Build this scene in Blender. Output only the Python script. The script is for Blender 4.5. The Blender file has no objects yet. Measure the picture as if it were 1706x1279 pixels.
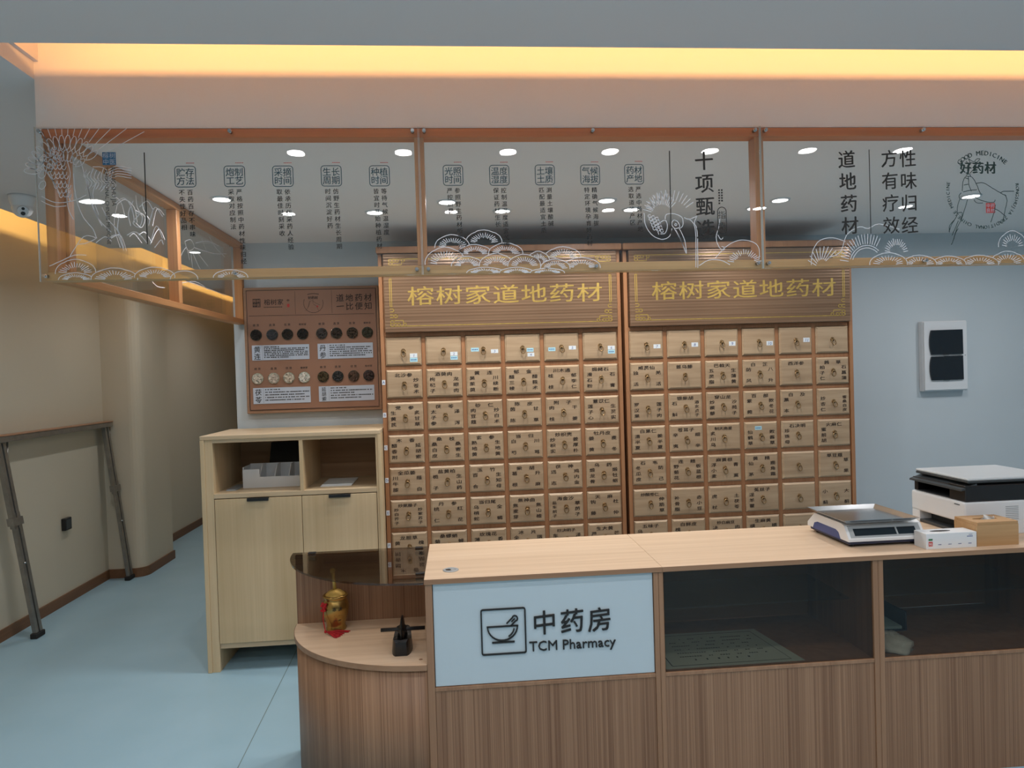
import bpy, bmesh, math, random
from math import sin, cos, pi, radians
from mathutils import Vector, Matrix
random.seed(7)
C = bpy.context.scene.collection
SC = bpy.context.scene

# ------------------------------------------------------------------ camera
YAW, PITCH, ROLL, FPX, EYE = 0.0802, -0.0156, 0.0304, 1144.2, 1.6
cam = bpy.data.cameras.new('camera')
cam.sensor_fit = 'HORIZONTAL'; cam.sensor_width = 36.0; cam.lens = 36.0 * FPX / 1706.0
cam.clip_start = 0.05; cam.clip_end = 60
co = bpy.data.objects.new('camera', cam); C.objects.link(co); SC.camera = co
_f0 = Vector((sin(YAW), cos(YAW), 0)); _z = Vector((0, 0, 1)); _r = Vector((cos(YAW), -sin(YAW), 0))
_fw = cos(PITCH) * _f0 + sin(PITCH) * _z; _up = cos(PITCH) * _z - sin(PITCH) * _f0
_cx = cos(ROLL) * _r - sin(ROLL) * _up; _cy = sin(ROLL) * _r + cos(ROLL) * _up
co.matrix_world = Matrix(((_cx.x, _cy.x, -_fw.x, 0), (_cx.y, _cy.y, -_fw.y, 0), (_cx.z, _cy.z, -_fw.z, EYE), (0, 0, 0, 1)))

# ------------------------------------------------------------------ world, lights, exposure
w = bpy.data.worlds.new('world'); SC.world = w; w.use_nodes = True
w.node_tree.nodes['Background'].inputs[0].default_value = (.8, .9, 1, 1)
w.node_tree.nodes['Background'].inputs[1].default_value = .02
SC.view_settings.view_transform = 'Standard'; SC.view_settings.look = 'None'
SC.view_settings.gamma = 1; SC.view_settings.use_curve_mapping = False
SC.view_settings.exposure = -0.16
SC.cycles.transparent_max_bounces = 24

COOL = (.985, .985, 1.0); NEUTRAL = (1, .95, .87); WARM = (1.0, .46, .13); WARM_WALL = (1.0, .56, .15)
def area(name, loc, direction, sx, sy, power, col, shape='RECTANGLE', spread=180):
    l = bpy.data.lights.new(name, 'AREA'); l.shape = shape; l.size = sx
    if shape == 'RECTANGLE': l.size_y = sy
    l.energy = power; l.color = col; l.spread = radians(spread)
    o = bpy.data.objects.new(name, l); C.objects.link(o); o.location = loc
    o.rotation_euler = Vector(direction).to_track_quat('-Z', 'Y').to_euler()
    return o
# warm strips hidden in the cove above the header and along the corridor wall
area('cove_light_header', (1.92, 2.135, 2.722), (0, 1, .16), 6.5, .005, 21, WARM)
area('cove_light_wall', (-2.53, -.35, 2.722), (-1, 0, .10), 11.2, .005, 46, WARM_WALL)
area('cove_light_pilaster', (-2.30, 6.17, 2.722), (-1, 0, .10), 1.45, .005, 5, WARM_WALL)
area('cove_light_corridor', (-2.65, 8.95, 2.722), (-1, 0, .10), 3.9, .005, 14, WARM_WALL)
# downlights in the ceiling of the hall in front of the counter
for _y, _xs, _p in ((1.66, [-.69 + .48 * i for i in range(7)], 2.3), (.5, [-2.0, -1, 0, 1, 2.0, 3.0], 7.5), (-1.3, [-1.9, -.7, .5, 1.7, 2.9], 10.5), (-3.2, [-1.5, 0, 1.5, 3.0], 9)):
    for _x in _xs: area('hall_downlight', (_x, _y, 2.622), (0, 0, -1), .075, 0, _p, COOL, 'DISK', 160)
# downlights above the dispensary (their fixtures are built further down)
INNER = [(-.40, 3.66, 4), (.27, 3.66, 4), (.97, 3.66, 4), (1.66, 3.66, 2.6), (2.75, 3.45, 5.5)]  # last entry is an added lamp that brightens the back wall
for _x, _y, _p in INNER: area('dispensary_downlight', (_x, _y, 2.458), (0, 0, -1), .07, 0, _p, NEUTRAL if _x < 2 else COOL, 'DISK', 130 if _x < 2 else 175)
INNER2 = [(-1.08, 3.36, 4), (-.02, 3.46, 4), (.79, 3.46, 4), (1.72, 3.49, 3.2), (3.6, 3.3, 9)]  # last entry is added out of view, to lift the dark back wall
for _x, _y, _p in INNER2: area('dispensary_downlight', (_x, _y, 2.458), (0, 0, -1), .07, 0, _p, COOL, 'DISK', 175)
CORR = [(-2.02, 4.02), (-2.02, 5.6), (-2.02, 7.6)]
for _x, _y in CORR: area('corridor_downlight', (_x, _y, 2.621), (0, 0, -1), .07, 0, 5.0, COOL, 'DISK', 150)

# ------------------------------------------------------------------ helpers
class Geo:
    def __init__(s): s.v = []; s.f = []; s.sm = []; s.nk = 0
    def add(s, v, f, smooth=False):
        n = len(s.v); s.v += v; s.f += [[i + n for i in q] for q in f]; s.sm += [smooth] * len(f); return s
    def box(s, x0, x1, y0, y1, z0, z1, b=0):
        if b <= 0:
            v = [(x, y, z) for x in (x0, x1) for y in (y0, y1) for z in (z0, z1)]
            return s.add(v, [[0, 1, 3, 2], [4, 6, 7, 5], [0, 4, 5, 1], [2, 3, 7, 6], [0, 2, 6, 4], [1, 5, 7, 3]])
        bm = bmesh.new(); bmesh.ops.create_cube(bm, size=1)
        for q in bm.verts: q.co = Vector(((x0 + x1) / 2 + q.co.x * (x1 - x0), (y0 + y1) / 2 + q.co.y * (y1 - y0), (z0 + z1) / 2 + q.co.z * (z1 - z0)))
        bmesh.ops.bevel(bm, geom=list(bm.edges), offset=b, segments=1 if b < .006 else 3, affect='EDGES', profile=.6)
        return s.bm(bm)
    def bm(s, bm, smooth=False):
        bm.verts.index_update()
        s.add([tuple(q.co) for q in bm.verts], [[q.index for q in f.verts] for f in bm.faces], smooth); bm.free(); return s
    def prism(s, pts, axis, a, b, smooth=False):
        m = {'z': lambda p, t: (p[0], p[1], t), 'x': lambda p, t: (t, p[0], p[1]), 'y': lambda p, t: (p[0], t, p[1])}[axis]
        n = len(pts); v = [m(p, a) for p in pts] + [m(p, b) for p in pts]
        s.add(v, [list(range(n))[::-1], list(range(n, 2 * n))])
        nb = len(s.v) - 2 * n
        for i in range(n):
            j = (i + 1) % n; s.f.append([nb + i, nb + j, nb + n + j, nb + n + i]); s.sm.append(smooth)
        return s
    def cyl(s, p, q, r, n=16, r2=None, smooth=True):
        p = Vector(p); q = Vector(q); d = (q - p).normalized(); r2 = r if r2 is None else r2
        u = d.orthogonal().normalized(); w_ = d.cross(u)
        v = [tuple(c + (u * cos(2 * pi * i / n) + w_ * sin(2 * pi * i / n)) * rr) for c, rr in ((p, r), (q, r2)) for i in range(n)]
        s.add(v, [[i, (i + 1) % n, n + (i + 1) % n, n + i] for i in range(n)], smooth)
        nb = len(s.v) - 2 * n
        s.f += [[nb + i for i in range(n)][::-1], [nb + n + i for i in range(n)]]; s.sm += [False, False]
        return s
    def lathe(s, c, prof, n=24, smooth=True, cap=True):
        v = [(c[0] + r * cos(2 * pi * i / n), c[1] + r * sin(2 * pi * i / n), c[2] + z) for r, z in prof for i in range(n)]
        f = [[k * n + i, k * n + (i + 1) % n, (k + 1) * n + (i + 1) % n, (k + 1) * n + i] for k in range(len(prof) - 1) for i in range(n)]
        s.add(v, f, smooth); nb = len(s.v) - len(v)
        if not cap: return s
        s.f += [[nb + i for i in range(n)][::-1], [nb + (len(prof) - 1) * n + i for i in range(n)]]; s.sm += [False, False]
        return s
    def sphere(s, c, r, n=12, m=8, sc=(1, 1, 1)):
        prof = [(r * sin(pi * (k + .001) / (m + .002)), -r * cos(pi * (k + .001) / (m + .002))) for k in range(m + 1)]
        k0 = len(s.v); s.lathe((0, 0, 0), prof, n)
        for i in range(k0, len(s.v)):
            q = s.v[i]; s.v[i] = (c[0] + q[0] * sc[0], c[1] + q[1] * sc[1], c[2] + q[2] * sc[2])
        return s
    def tube(s, pts, r, n=8, closed=False):
        P = [Vector(p) for p in pts]; rings = []; N = len(P); u = None
        for i, p in enumerate(P):
            a = P[i - 1] if (i or closed) else p; b = P[(i + 1) % N] if (i < N - 1 or closed) else p
            d = (b - a).normalized()
            u = d.orthogonal().normalized() if u is None else (u - d * u.dot(d)).normalized()
            w_ = d.cross(u); rr = r[i] if isinstance(r, (list, tuple)) else r
            rings.append([tuple(p + (u * cos(2 * pi * k / n) + w_ * sin(2 * pi * k / n)) * rr) for k in range(n)])
        v = [q for g in rings for q in g]; M = N if closed else N - 1
        s.add(v, [[i * n + k, i * n + (k + 1) % n, ((i + 1) % N) * n + (k + 1) % n, ((i + 1) % N) * n + k] for i in range(M) for k in range(n)], True)
        if not closed:
            nb = len(s.v) - len(v); s.f += [[nb + k for k in range(n)][::-1], [nb + (N - 1) * n + k for k in range(n)]]; s.sm += [False, False]
        return s
    def ribbon(s, pts, wd, m):
        # flat painted stroke along a 2-D polyline, m maps (a, b) to space
        P = [Vector(p) for p in pts]; P = [p for i, p in enumerate(P) if i == 0 or (p - P[i - 1]).length > 1e-6]
        if len(P) < 2: return s
        v = []
        for i, p in enumerate(P):
            d = (P[min(i + 1, len(P) - 1)] - P[max(i - 1, 0)])
            if d.length < 1e-9: d = Vector((1, 0))
            d.normalize(); nrm = Vector((-d.y, d.x)) * wd / 2
            v += [m(p.x - nrm.x, p.y - nrm.y), m(p.x + nrm.x, p.y + nrm.y)]
        return s.add(v, [[2 * i, 2 * i + 2, 2 * i + 3, 2 * i + 1] for i in range(len(P) - 1)])
    def rect(s, a0, a1, b0, b1, m): return s.add([m(a0, b0), m(a1, b0), m(a1, b1), m(a0, b1)], [[0, 1, 2, 3]])
    def text(s, body, a, b, size, m, sx=1.0, sy=1.0, step=None, vertical=False, bold=0, slant=0, rot=0, cell=True):
        # centred row (or column) of characters; m maps the flat lettering to its plane
        step = size * 1.06 if step is None else step; n = len(body); ca, sa = cos(rot), sin(rot)
        nib = [(0, 0)] if bold <= 0 else [(-bold * .8, bold * .55), (bold * .8, -bold * .55)] if bold < .03 else [(-bold * .8, bold * .55), (0, 0), (bold * .8, -bold * .55)]
        for i, ch in [(i, ch) for i, ch in enumerate(body) for _ in nib]:
            if ch == ' ': continue
            nx, ny = nib[s.nk % len(nib)]; s.nk += 1
            o = (i - (n - 1) / 2) * step
            px, py = (0, -o) if vertical else (o, 0)
            vs, fs = glyph(ch)
            out = []
            for x, y in vs:
                X = (x + nx - .5) * size * sx; Y_ = (y + ny - .38) * size * sy + slant * X
                X += px; Y_ += py
                out.append(m(a + X * ca - Y_ * sa, b + X * sa + Y_ * ca))
            if s.nk and len(nib) > 1:
                e = ((s.nk - 1) % len(nib)) * .00012; out = [(a_, b_ - e, c_) for a_, b_, c_ in out]
            s.add(out, fs)
        return s
    def latin(s, body, a, b, size, m, bold=0, rot=0, align='C', spacing=1.0):
        vs, fs = glyph(body, 0, spacing)
        if not vs: return s
        w_ = max(v[0] for v in vs); ca, sa = cos(rot), sin(rot)
        o = {'C': w_ / 2, 'L': 0, 'R': w_}[align]
        for k, nx in enumerate((-bold, bold) if bold else (0,)):
            out = []
            for x, y in vs:
                X = (x + nx - o) * size; Y_ = (y + nx * .5 - .36) * size
                q = m(a + X * ca - Y_ * sa, b + X * sa + Y_ * ca); out.append((q[0], q[1] - k * .00012, q[2]))
            s.add(out, fs)
        return s
    def mesh(s, name, off=(0, 0, 0)):
        me = bpy.data.meshes.new(name)
        me.from_pydata([(x - off[0], y - off[1], z - off[2]) for x, y, z in s.v], [], s.f)
        if any(s.sm): me.polygons.foreach_set('use_smooth', s.sm)
        me.update(); return me
    def obj(s, name, mat, parent=None, loc=None, rot=None):
        off = root_loc(parent) if parent is not None else (loc or (0, 0, 0))
        me = s.mesh(name, off); me.materials.append(mat)
        o = bpy.data.objects.new(name, me); C.objects.link(o)
        if parent is not None: o.parent = parent
        elif loc: o.location = loc
        return o
def root_loc(o):
    p = Vector((0, 0, 0))
    while o is not None: p = p + o.location; o = o.parent
    return p
GL = {}
def glyph(ch, bold=0, spacing=1.0):
    k = (ch, bold, spacing)
    if k not in GL:
        c = bpy.data.curves.new('t', 'FONT'); c.body = ch; c.resolution_u = 2; c.offset = bold; c.space_character = spacing
        o = bpy.data.objects.new('t', c); C.objects.link(o)
        ev = o.evaluated_get(bpy.context.evaluated_depsgraph_get()); me = ev.to_mesh(); GL[k] = ([(v.co.x, v.co.y) for v in me.vertices], [list(p.vertices) for p in me.polygons])
        ev.to_mesh_clear(); bpy.data.objects.remove(o); bpy.data.curves.remove(c)
    return GL[k]
def thing(name, loc, label, cat, group=None, rz=0):
    o = bpy.data.objects.new(name, None); C.objects.link(o); o.location = loc; o.rotation_euler.z = rz; o.empty_display_size = .1
    return tag(o, label, cat, group)
def tag(o, label, cat, group=None, kind=None):
    o['label'] = label; o['category'] = cat
    if group: o['group'] = group
    if kind: o['kind'] = kind
    return o
def struct(o): o['kind'] = 'structure'; return o
def XZ(y): return lambda a, b: (a, y, b)      # faces the hall
def XY(z): return lambda a, b: (a, b, z)
def YZ(x): return lambda a, b: (x, a, b)

# ------------------------------------------------------------------ materials
def newmat(name):
    m = bpy.data.materials.new(name); m.use_nodes = True; nt = m.node_tree
    return m, nt, nt.nodes['Principled BSDF'], nt.nodes, nt.links
def plain(name, col, rough=.5, metal=0, spec=.5, var=.04, scale=6, bump=0, emit=0, sheen=0):
    m, nt, p, N, L = newmat(name)
    p.inputs['Roughness'].default_value = rough; p.inputs['Metallic'].default_value = metal; p.inputs['Specular IOR Level'].default_value = spec
    t = N.new('ShaderNodeTexCoord'); n = N.new('ShaderNodeTexNoise'); n.inputs['Scale'].default_value = scale; n.inputs['Detail'].default_value = 3
    L.new(t.outputs['Object'], n.inputs['Vector'])
    r = N.new('ShaderNodeValToRGB'); r.color_ramp.elements[0].position = .3; r.color_ramp.elements[1].position = .7
    r.color_ramp.elements[0].color = (*[c * (1 - var) for c in col], 1); r.color_ramp.elements[1].color = (*[min(1, c * (1 + var)) for c in col], 1)
    L.new(n.outputs['Fac'], r.inputs['Fac']); L.new(r.outputs['Color'], p.inputs['Base Color'])
    if bump:
        n2 = N.new('ShaderNodeTexNoise'); n2.inputs['Scale'].default_value = scale * 30; L.new(t.outputs['Object'], n2.inputs['Vector'])
        b = N.new('ShaderNodeBump'); b.inputs['Strength'].default_value = bump; b.inputs['Distance'].default_value = .002
        L.new(n2.outputs['Fac'], b.inputs['Height']); L.new(b.outputs['Normal'], p.inputs['Normal'])
    if emit:
        p.inputs['Emission Color'].default_value = (*col, 1); p.inputs['Emission Strength'].default_value = emit
    return m
def wood(name, dark, light, axis='z', cross=14, along=.7, fine=110, fmix=.35, rough=.45, lo=.32, hi=.68, bump=.05, spec=.4):
    m, nt, p, N, L = newmat(name)
    p.inputs['Roughness'].default_value = rough; p.inputs['Specular IOR Level'].default_value = spec
    t = N.new('ShaderNodeTexCoord'); oi = N.new('ShaderNodeObjectInfo'); va = N.new('ShaderNodeVectorMath'); va.operation = 'ADD'
    mu = N.new('ShaderNodeMath'); mu.operation = 'MULTIPLY'; mu.inputs[1].default_value = 37.0
    L.new(oi.outputs['Random'], mu.inputs[0]); L.new(t.outputs['Object'], va.inputs[0]); L.new(mu.outputs[0], va.inputs[1])
    def noise(c, a, det):
        mp = N.new('ShaderNodeMapping'); sc = [c, c, c]; sc['xyz'.index(axis)] = a; mp.inputs['Scale'].default_value = sc
        L.new(va.outputs[0], mp.inputs['Vector']); n = N.new('ShaderNodeTexNoise'); n.inputs['Scale'].default_value = 1; n.inputs['Detail'].default_value = det
        n.inputs['Distortion'].default_value = .3; L.new(mp.outputs[0], n.inputs['Vector']); return n
    n1 = noise(cross, along, 4); n2 = noise(fine, along * 2.2, 2)
    mx = N.new('ShaderNodeMix'); mx.inputs['Factor'].default_value = fmix
    L.new(n1.outputs['Fac'], mx.inputs['A']); L.new(n2.outputs['Fac'], mx.inputs['B'])
    r = N.new('ShaderNodeValToRGB'); r.color_ramp.elements[0].position = lo; r.color_ramp.elements[1].position = hi
    r.color_ramp.elements[0].color = (*dark, 1); r.color_ramp.elements[1].color = (*light, 1)
    L.new(mx.outputs['Result'], r.inputs['Fac']); L.new(r.outputs['Color'], p.inputs['Base Color'])
    b = N.new('ShaderNodeBump'); b.inputs['Strength'].default_value = bump; b.inputs['Distance'].default_value = .001
    L.new(n2.outputs['Fac'], b.inputs['Height']); L.new(b.outputs['Normal'], p.inputs['Normal'])
    return m
def pane(name, tint, f0=.04, gloss=1.0):
    m = bpy.data.materials.new(name); m.use_nodes = True; nt = m.node_tree; N = nt.nodes; L = nt.links
    N.remove(N['Principled BSDF']); out = N['Material Output']
    lw = N.new('ShaderNodeLayerWeight'); lw.inputs['Blend'].default_value = .5
    pw = N.new('ShaderNodeMath'); pw.operation = 'POWER'; pw.inputs[1].default_value = 5; L.new(lw.outputs['Facing'], pw.inputs[0])
    ma = N.new('ShaderNodeMath'); ma.operation = 'MULTIPLY_ADD'; ma.inputs[1].default_value = gloss - f0; ma.inputs[2].default_value = f0; L.new(pw.outputs[0], ma.inputs[0])
    tr = N.new('ShaderNodeBsdfTransparent'); tr.inputs['Color'].default_value = (*tint, 1)
    gl = N.new('ShaderNodeBsdfGlossy'); gl.inputs['Roughness'].default_value = 0.0; gl.inputs['Color'].default_value = (1, 1, 1, 1)
    mx = N.new('ShaderNodeMixShader'); L.new(ma.outputs[0], mx.inputs[0]); L.new(tr.outputs[0], mx.inputs[1]); L.new(gl.outputs[0], mx.inputs[2])
    L.new(mx.outputs[0], out.inputs['Surface']); return m
def emitter(name, col, strength):
    m, nt, p, N, L = newmat(name); p.inputs['Base Color'].default_value = (.8, .8, .8, 1)
    p.inputs['Emission Color'].default_value = (*col, 1); p.inputs['Emission Strength'].default_value = strength; return m

M = {}
M['wall'] = plain('wall_paint', (.57, .62, .645), .85, var=.015, scale=1.5, bump=.05)
M['wall_left'] = plain('corridor_wall_paint', (.59, .535, .425), .85, var=.02, scale=1.2, bump=.05)
M['ceiling'] = plain('ceiling_paint', (.72, .672, .655), .9, var=.01, scale=1.0)
M['ceiling_white'] = plain('bright_ceiling_paint', (.88, .84, .81), .9, var=.01, scale=1.0)
M['base'] = wood('baseboard_brown', (.16, .075, .035), (.22, .11, .055), 'y', 20, 1, rough=.5)
M['herb_frame'] = wood('pine_frame', (.31, .135, .06), (.44, .215, .105), 'z', 16, .9, rough=.42)
M['drawer'] = wood('pale_drawer_wood', (.375, .255, .155), (.505, .365, .235), 'x', 26, 2.2, 90, .3, rough=.42)
M['counter'] = wood('striped_laminate', (.19, .094, .050), (.36, .205, .118), 'z', 16, .30, 260, .62, .5, .36, .64, .1)
M['edge'] = wood('counter_edge', (.25, .13, .07), (.37, .21, .12), 'z', 25, .5, rough=.5)
M['edge_shaded'] = wood('shaded_edge_banding', (.27, .145, .08), (.36, .21, .12), 'x', 30, .6, rough=.5)  # darker wood tone stands in for shade on the front edges
M['top'] = wood('pale_worktop', (.62, .44, .295), (.76, .575, .41), 'x', 34, .8, 160, .4, rough=.42)
M['oak'] = wood('pale_oak', (.54, .39, .215), (.72, .55, .345), 'z', 7, .35, 80, .25, rough=.5)
M['oak_x'] = wood('pale_oak_across', (.50, .37, .22), (.66, .51, .34), 'x', 9, .5, 80, .25, rough=.5)
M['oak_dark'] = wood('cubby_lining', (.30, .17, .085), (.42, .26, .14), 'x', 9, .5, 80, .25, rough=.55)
M['header'] = wood('header_timber', (.52, .145, .030), (.72, .235, .060), 'x', 30, .8, 120, .3, rough=.45)
M['header_low'] = wood('header_timber_pale', (.50, .26, .10), (.68, .42, .19), 'x', 30, .8, 120, .3, rough=.45)
M['edge_highlight'] = plain('glass_edge_highlight', (.62, .66, .64), .25, var=.03)  # pale tone stands in for the highlight along the glass edges
M['header_y'] = wood('header_timber_side', (.44, .19, .075), (.60, .30, .125), 'y', 30, .8, 120, .3, rough=.45)
M['header_z'] = wood('header_timber_post', (.44, .18, .07), (.62, .30, .12), 'z', 30, .8, 120, .3, rough=.45)
M['board'] = plain('sample_board_panel', (.31, .16, .10), .5, var=.05, scale=3)
M['board_edge'] = wood('board_edge_timber', (.30, .17, .10), (.38, .22, .135), 'x', 20, 1, rough=.5)
M['ink'] = plain('black_ink', (.012, .011, .010), .6, var=0)
M['brush'] = plain('brown_black_brush_ink', (.03, .016, .010), .6, var=0)
M['blue_ink'] = plain('dark_teal_ink', (.015, .06, .085), .6, var=0)
M['seal_blue'] = plain('blue_seal_ink', (.03, .15, .30), .6, var=.1, scale=200)
M['red_ink'] = plain('red_ink', (.55, .06, .05), .6, var=.05, scale=100)
M['logo_ink'] = plain('green_black_ink', (.02, .05, .045), .6, var=0)
M['white_line'] = plain('white_paint_line', (.80, .79, .82), .6, var=0)
M['gold'] = plain('gilt_paint', (.56, .38, .10), .40, metal=.45, var=.15, scale=40)
M['brass'] = plain('aged_brass', (.30, .19, .09), .35, metal=.8, var=.25, scale=120)
M['steel'] = plain('brushed_steel', (.55, .55, .55), .22, metal=1, var=.05, scale=30)
M['alu'] = plain('dull_aluminium', (.30, .28, .255), .42, metal=.75, var=.12, scale=18)
M['white'] = plain('white_plastic', (.74, .75, .76), .4, var=.02)
M['acrylic'] = plain('white_acrylic', (.50, .58, .62), .18, var=.01)
M['black'] = plain('black_plastic', (.012, .012, .013), .38, var=.1)
M['rubber'] = plain('black_rubber', (.015, .015, .015), .8, var=.1)
M['dark_grey'] = plain('charcoal_plastic', (.045, .052, .056), .35, var=.05)
M['lid_grey'] = plain('pale_grey_plastic', (.56, .58, .59), .32, var=.01)
M['grey'] = plain('grey_plastic', (.36, .38, .39), .35, var=.03)
M['blue'] = plain('blue_plastic', (.045, .075, .23), .4, var=.05)
M['navy'] = plain('navy_plastic', (.02, .03, .075), .4, var=.05)
M['paper'] = plain('paper_white', (.72, .74, .74), .8, var=.02, scale=10)
M['certificate'] = plain('certificate_paper', (.52, .63, .57), .7, var=.03, scale=8)
M['sticker'] = plain('sticker_white', (.72, .76, .80), .6, var=.03, scale=100)
M['sticker_blue'] = plain('sticker_pale_blue', (.42, .68, .78), .6, var=.05, scale=100)
M['pen'] = plain('ballpoint_blue', (.03, .05, .25), .6, var=0)
M['card'] = plain('info_card_blue_white', (.50, .56, .66), .6, var=.02)
M['tissue_wood'] = wood('box_timber', (.42, .235, .10), (.56, .34, .165), 'x', 18, 1.4, 90, .3, rough=.45)
M['tissue'] = plain('tissue_white', (.82, .82, .80), .9, var=.02)
M['red'] = plain('tassel_red', (.52, .015, .02), .8, var=.25, scale=300, bump=.4)
M['gold_jar'] = plain('gilt_bronze', (.40, .25, .075), .26, metal=.85, var=.16, scale=25)
M['iron'] = plain('black_iron', (.012, .012, .013), .32, metal=.2, var=.3, scale=60, bump=.15)
M['clear'] = pane('header_glass', (.985, .99, .988), .045)
M['side_clear'] = pane('side_glass', (.97, .975, .97), .045)
M['smoke'] = pane('smoked_glass', (.62, .585, .55), .045)
M['showcase'] = pane('showcase_glass', (.68, .655, .61), .022)
M['shelf_glass'] = pane('shelf_glass', (.90, .94, .92), .045)
M['tinted'] = plain('tinted_cover', (.010, .016, .022), .12, var=.05)
M['lamp'] = emitter('lamp_diffuser', (1, .98, .94), 9)
M['bag'] = plain('thin_plastic_bag', (.72, .80, .80), .3, var=.1, scale=20)

def sign_material():
    m, nt, p, N, L = newmat('grooved_gilt_board')
    p.inputs['Roughness'].default_value = .30; p.inputs['Metallic'].default_value = .35
    t = N.new('ShaderNodeTexCoord'); mp = N.new('ShaderNodeMapping'); mp.inputs['Scale'].default_value = (.8, .8, 60)
    L.new(t.outputs['Object'], mp.inputs['Vector']); n = N.new('ShaderNodeTexNoise'); n.inputs['Scale'].default_value = 1; n.inputs['Detail'].default_value = 2
    L.new(mp.outputs[0], n.inputs['Vector'])
    r = N.new('ShaderNodeValToRGB'); r.color_ramp.elements[0].position = .3; r.color_ramp.elements[1].position = .7
    r.color_ramp.elements[0].color = (.20, .115, .068, 1); r.color_ramp.elements[1].color = (.29, .18, .11, 1)
    L.new(n.outputs['Fac'], r.inputs['Fac']); L.new(r.outputs['Color'], p.inputs['Base Color'])
    wv = N.new('ShaderNodeTexWave'); wv.bands_direction = 'Z'; wv.inputs['Scale'].default_value = 18; L.new(t.outputs['Object'], wv.inputs['Vector'])
    b = N.new('ShaderNodeBump'); b.inputs['Strength'].default_value = .25; b.inputs['Distance'].default_value = .002
    L.new(wv.outputs['Fac'], b.inputs['Height']); L.new(b.outputs['Normal'], p.inputs['Normal']); return m
M['sign'] = sign_material()
def floor_material():
    m, nt, p, N, L = newmat('teal_vinyl_floor'); p.inputs['Roughness'].default_value = .38; p.inputs['Specular IOR Level'].default_value = .35
    t = N.new('ShaderNodeTexCoord'); n = N.new('ShaderNodeTexNoise'); n.inputs['Scale'].default_value = 3; n.inputs['Detail'].default_value = 5
    L.new(t.outputs['Object'], n.inputs['Vector']); r = N.new('ShaderNodeValToRGB'); r.color_ramp.elements[0].position = .3; r.color_ramp.elements[1].position = .7
    r.color_ramp.elements[0].color = (.31, .49, .60, 1); r.color_ramp.elements[1].color = (.34, .52, .635, 1)
    L.new(n.outputs['Fac'], r.inputs['Fac'])
    # welded seam running back into the corridor
    sp = N.new('ShaderNodeSeparateXYZ'); L.new(t.outputs['Object'], sp.inputs[0])
    k = N.new('ShaderNodeMath'); k.operation = 'MULTIPLY_ADD'; k.inputs[1].default_value = SEAM[0]; k.inputs[2].default_value = SEAM[1]; L.new(sp.outputs['Y'], k.inputs[0])
    d = N.new('ShaderNodeMath'); d.operation = 'SUBTRACT'; L.new(sp.outputs['X'], d.inputs[0]); L.new(k.outputs[0], d.inputs[1])
    a = N.new('ShaderNodeMath'); a.operation = 'ABSOLUTE'; L.new(d.outputs[0], a.inputs[0])
    lt = N.new('ShaderNodeMath'); lt.operation = 'LESS_THAN'; lt.inputs[1].default_value = .0022; L.new(a.outputs[0], lt.inputs[0])
    mx = N.new('ShaderNodeMix'); mx.data_type = 'RGBA'; L.new(lt.outputs[0], mx.inputs['Factor']); L.new(r.outputs['Color'], mx.inputs['A']); mx.inputs['B'].default_value = (.16, .23, .25, 1)
    L.new(mx.outputs['Result'], p.inputs['Base Color']); return m
SEAM = (-.0327, -.86)
M['floor'] = floor_material()

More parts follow.
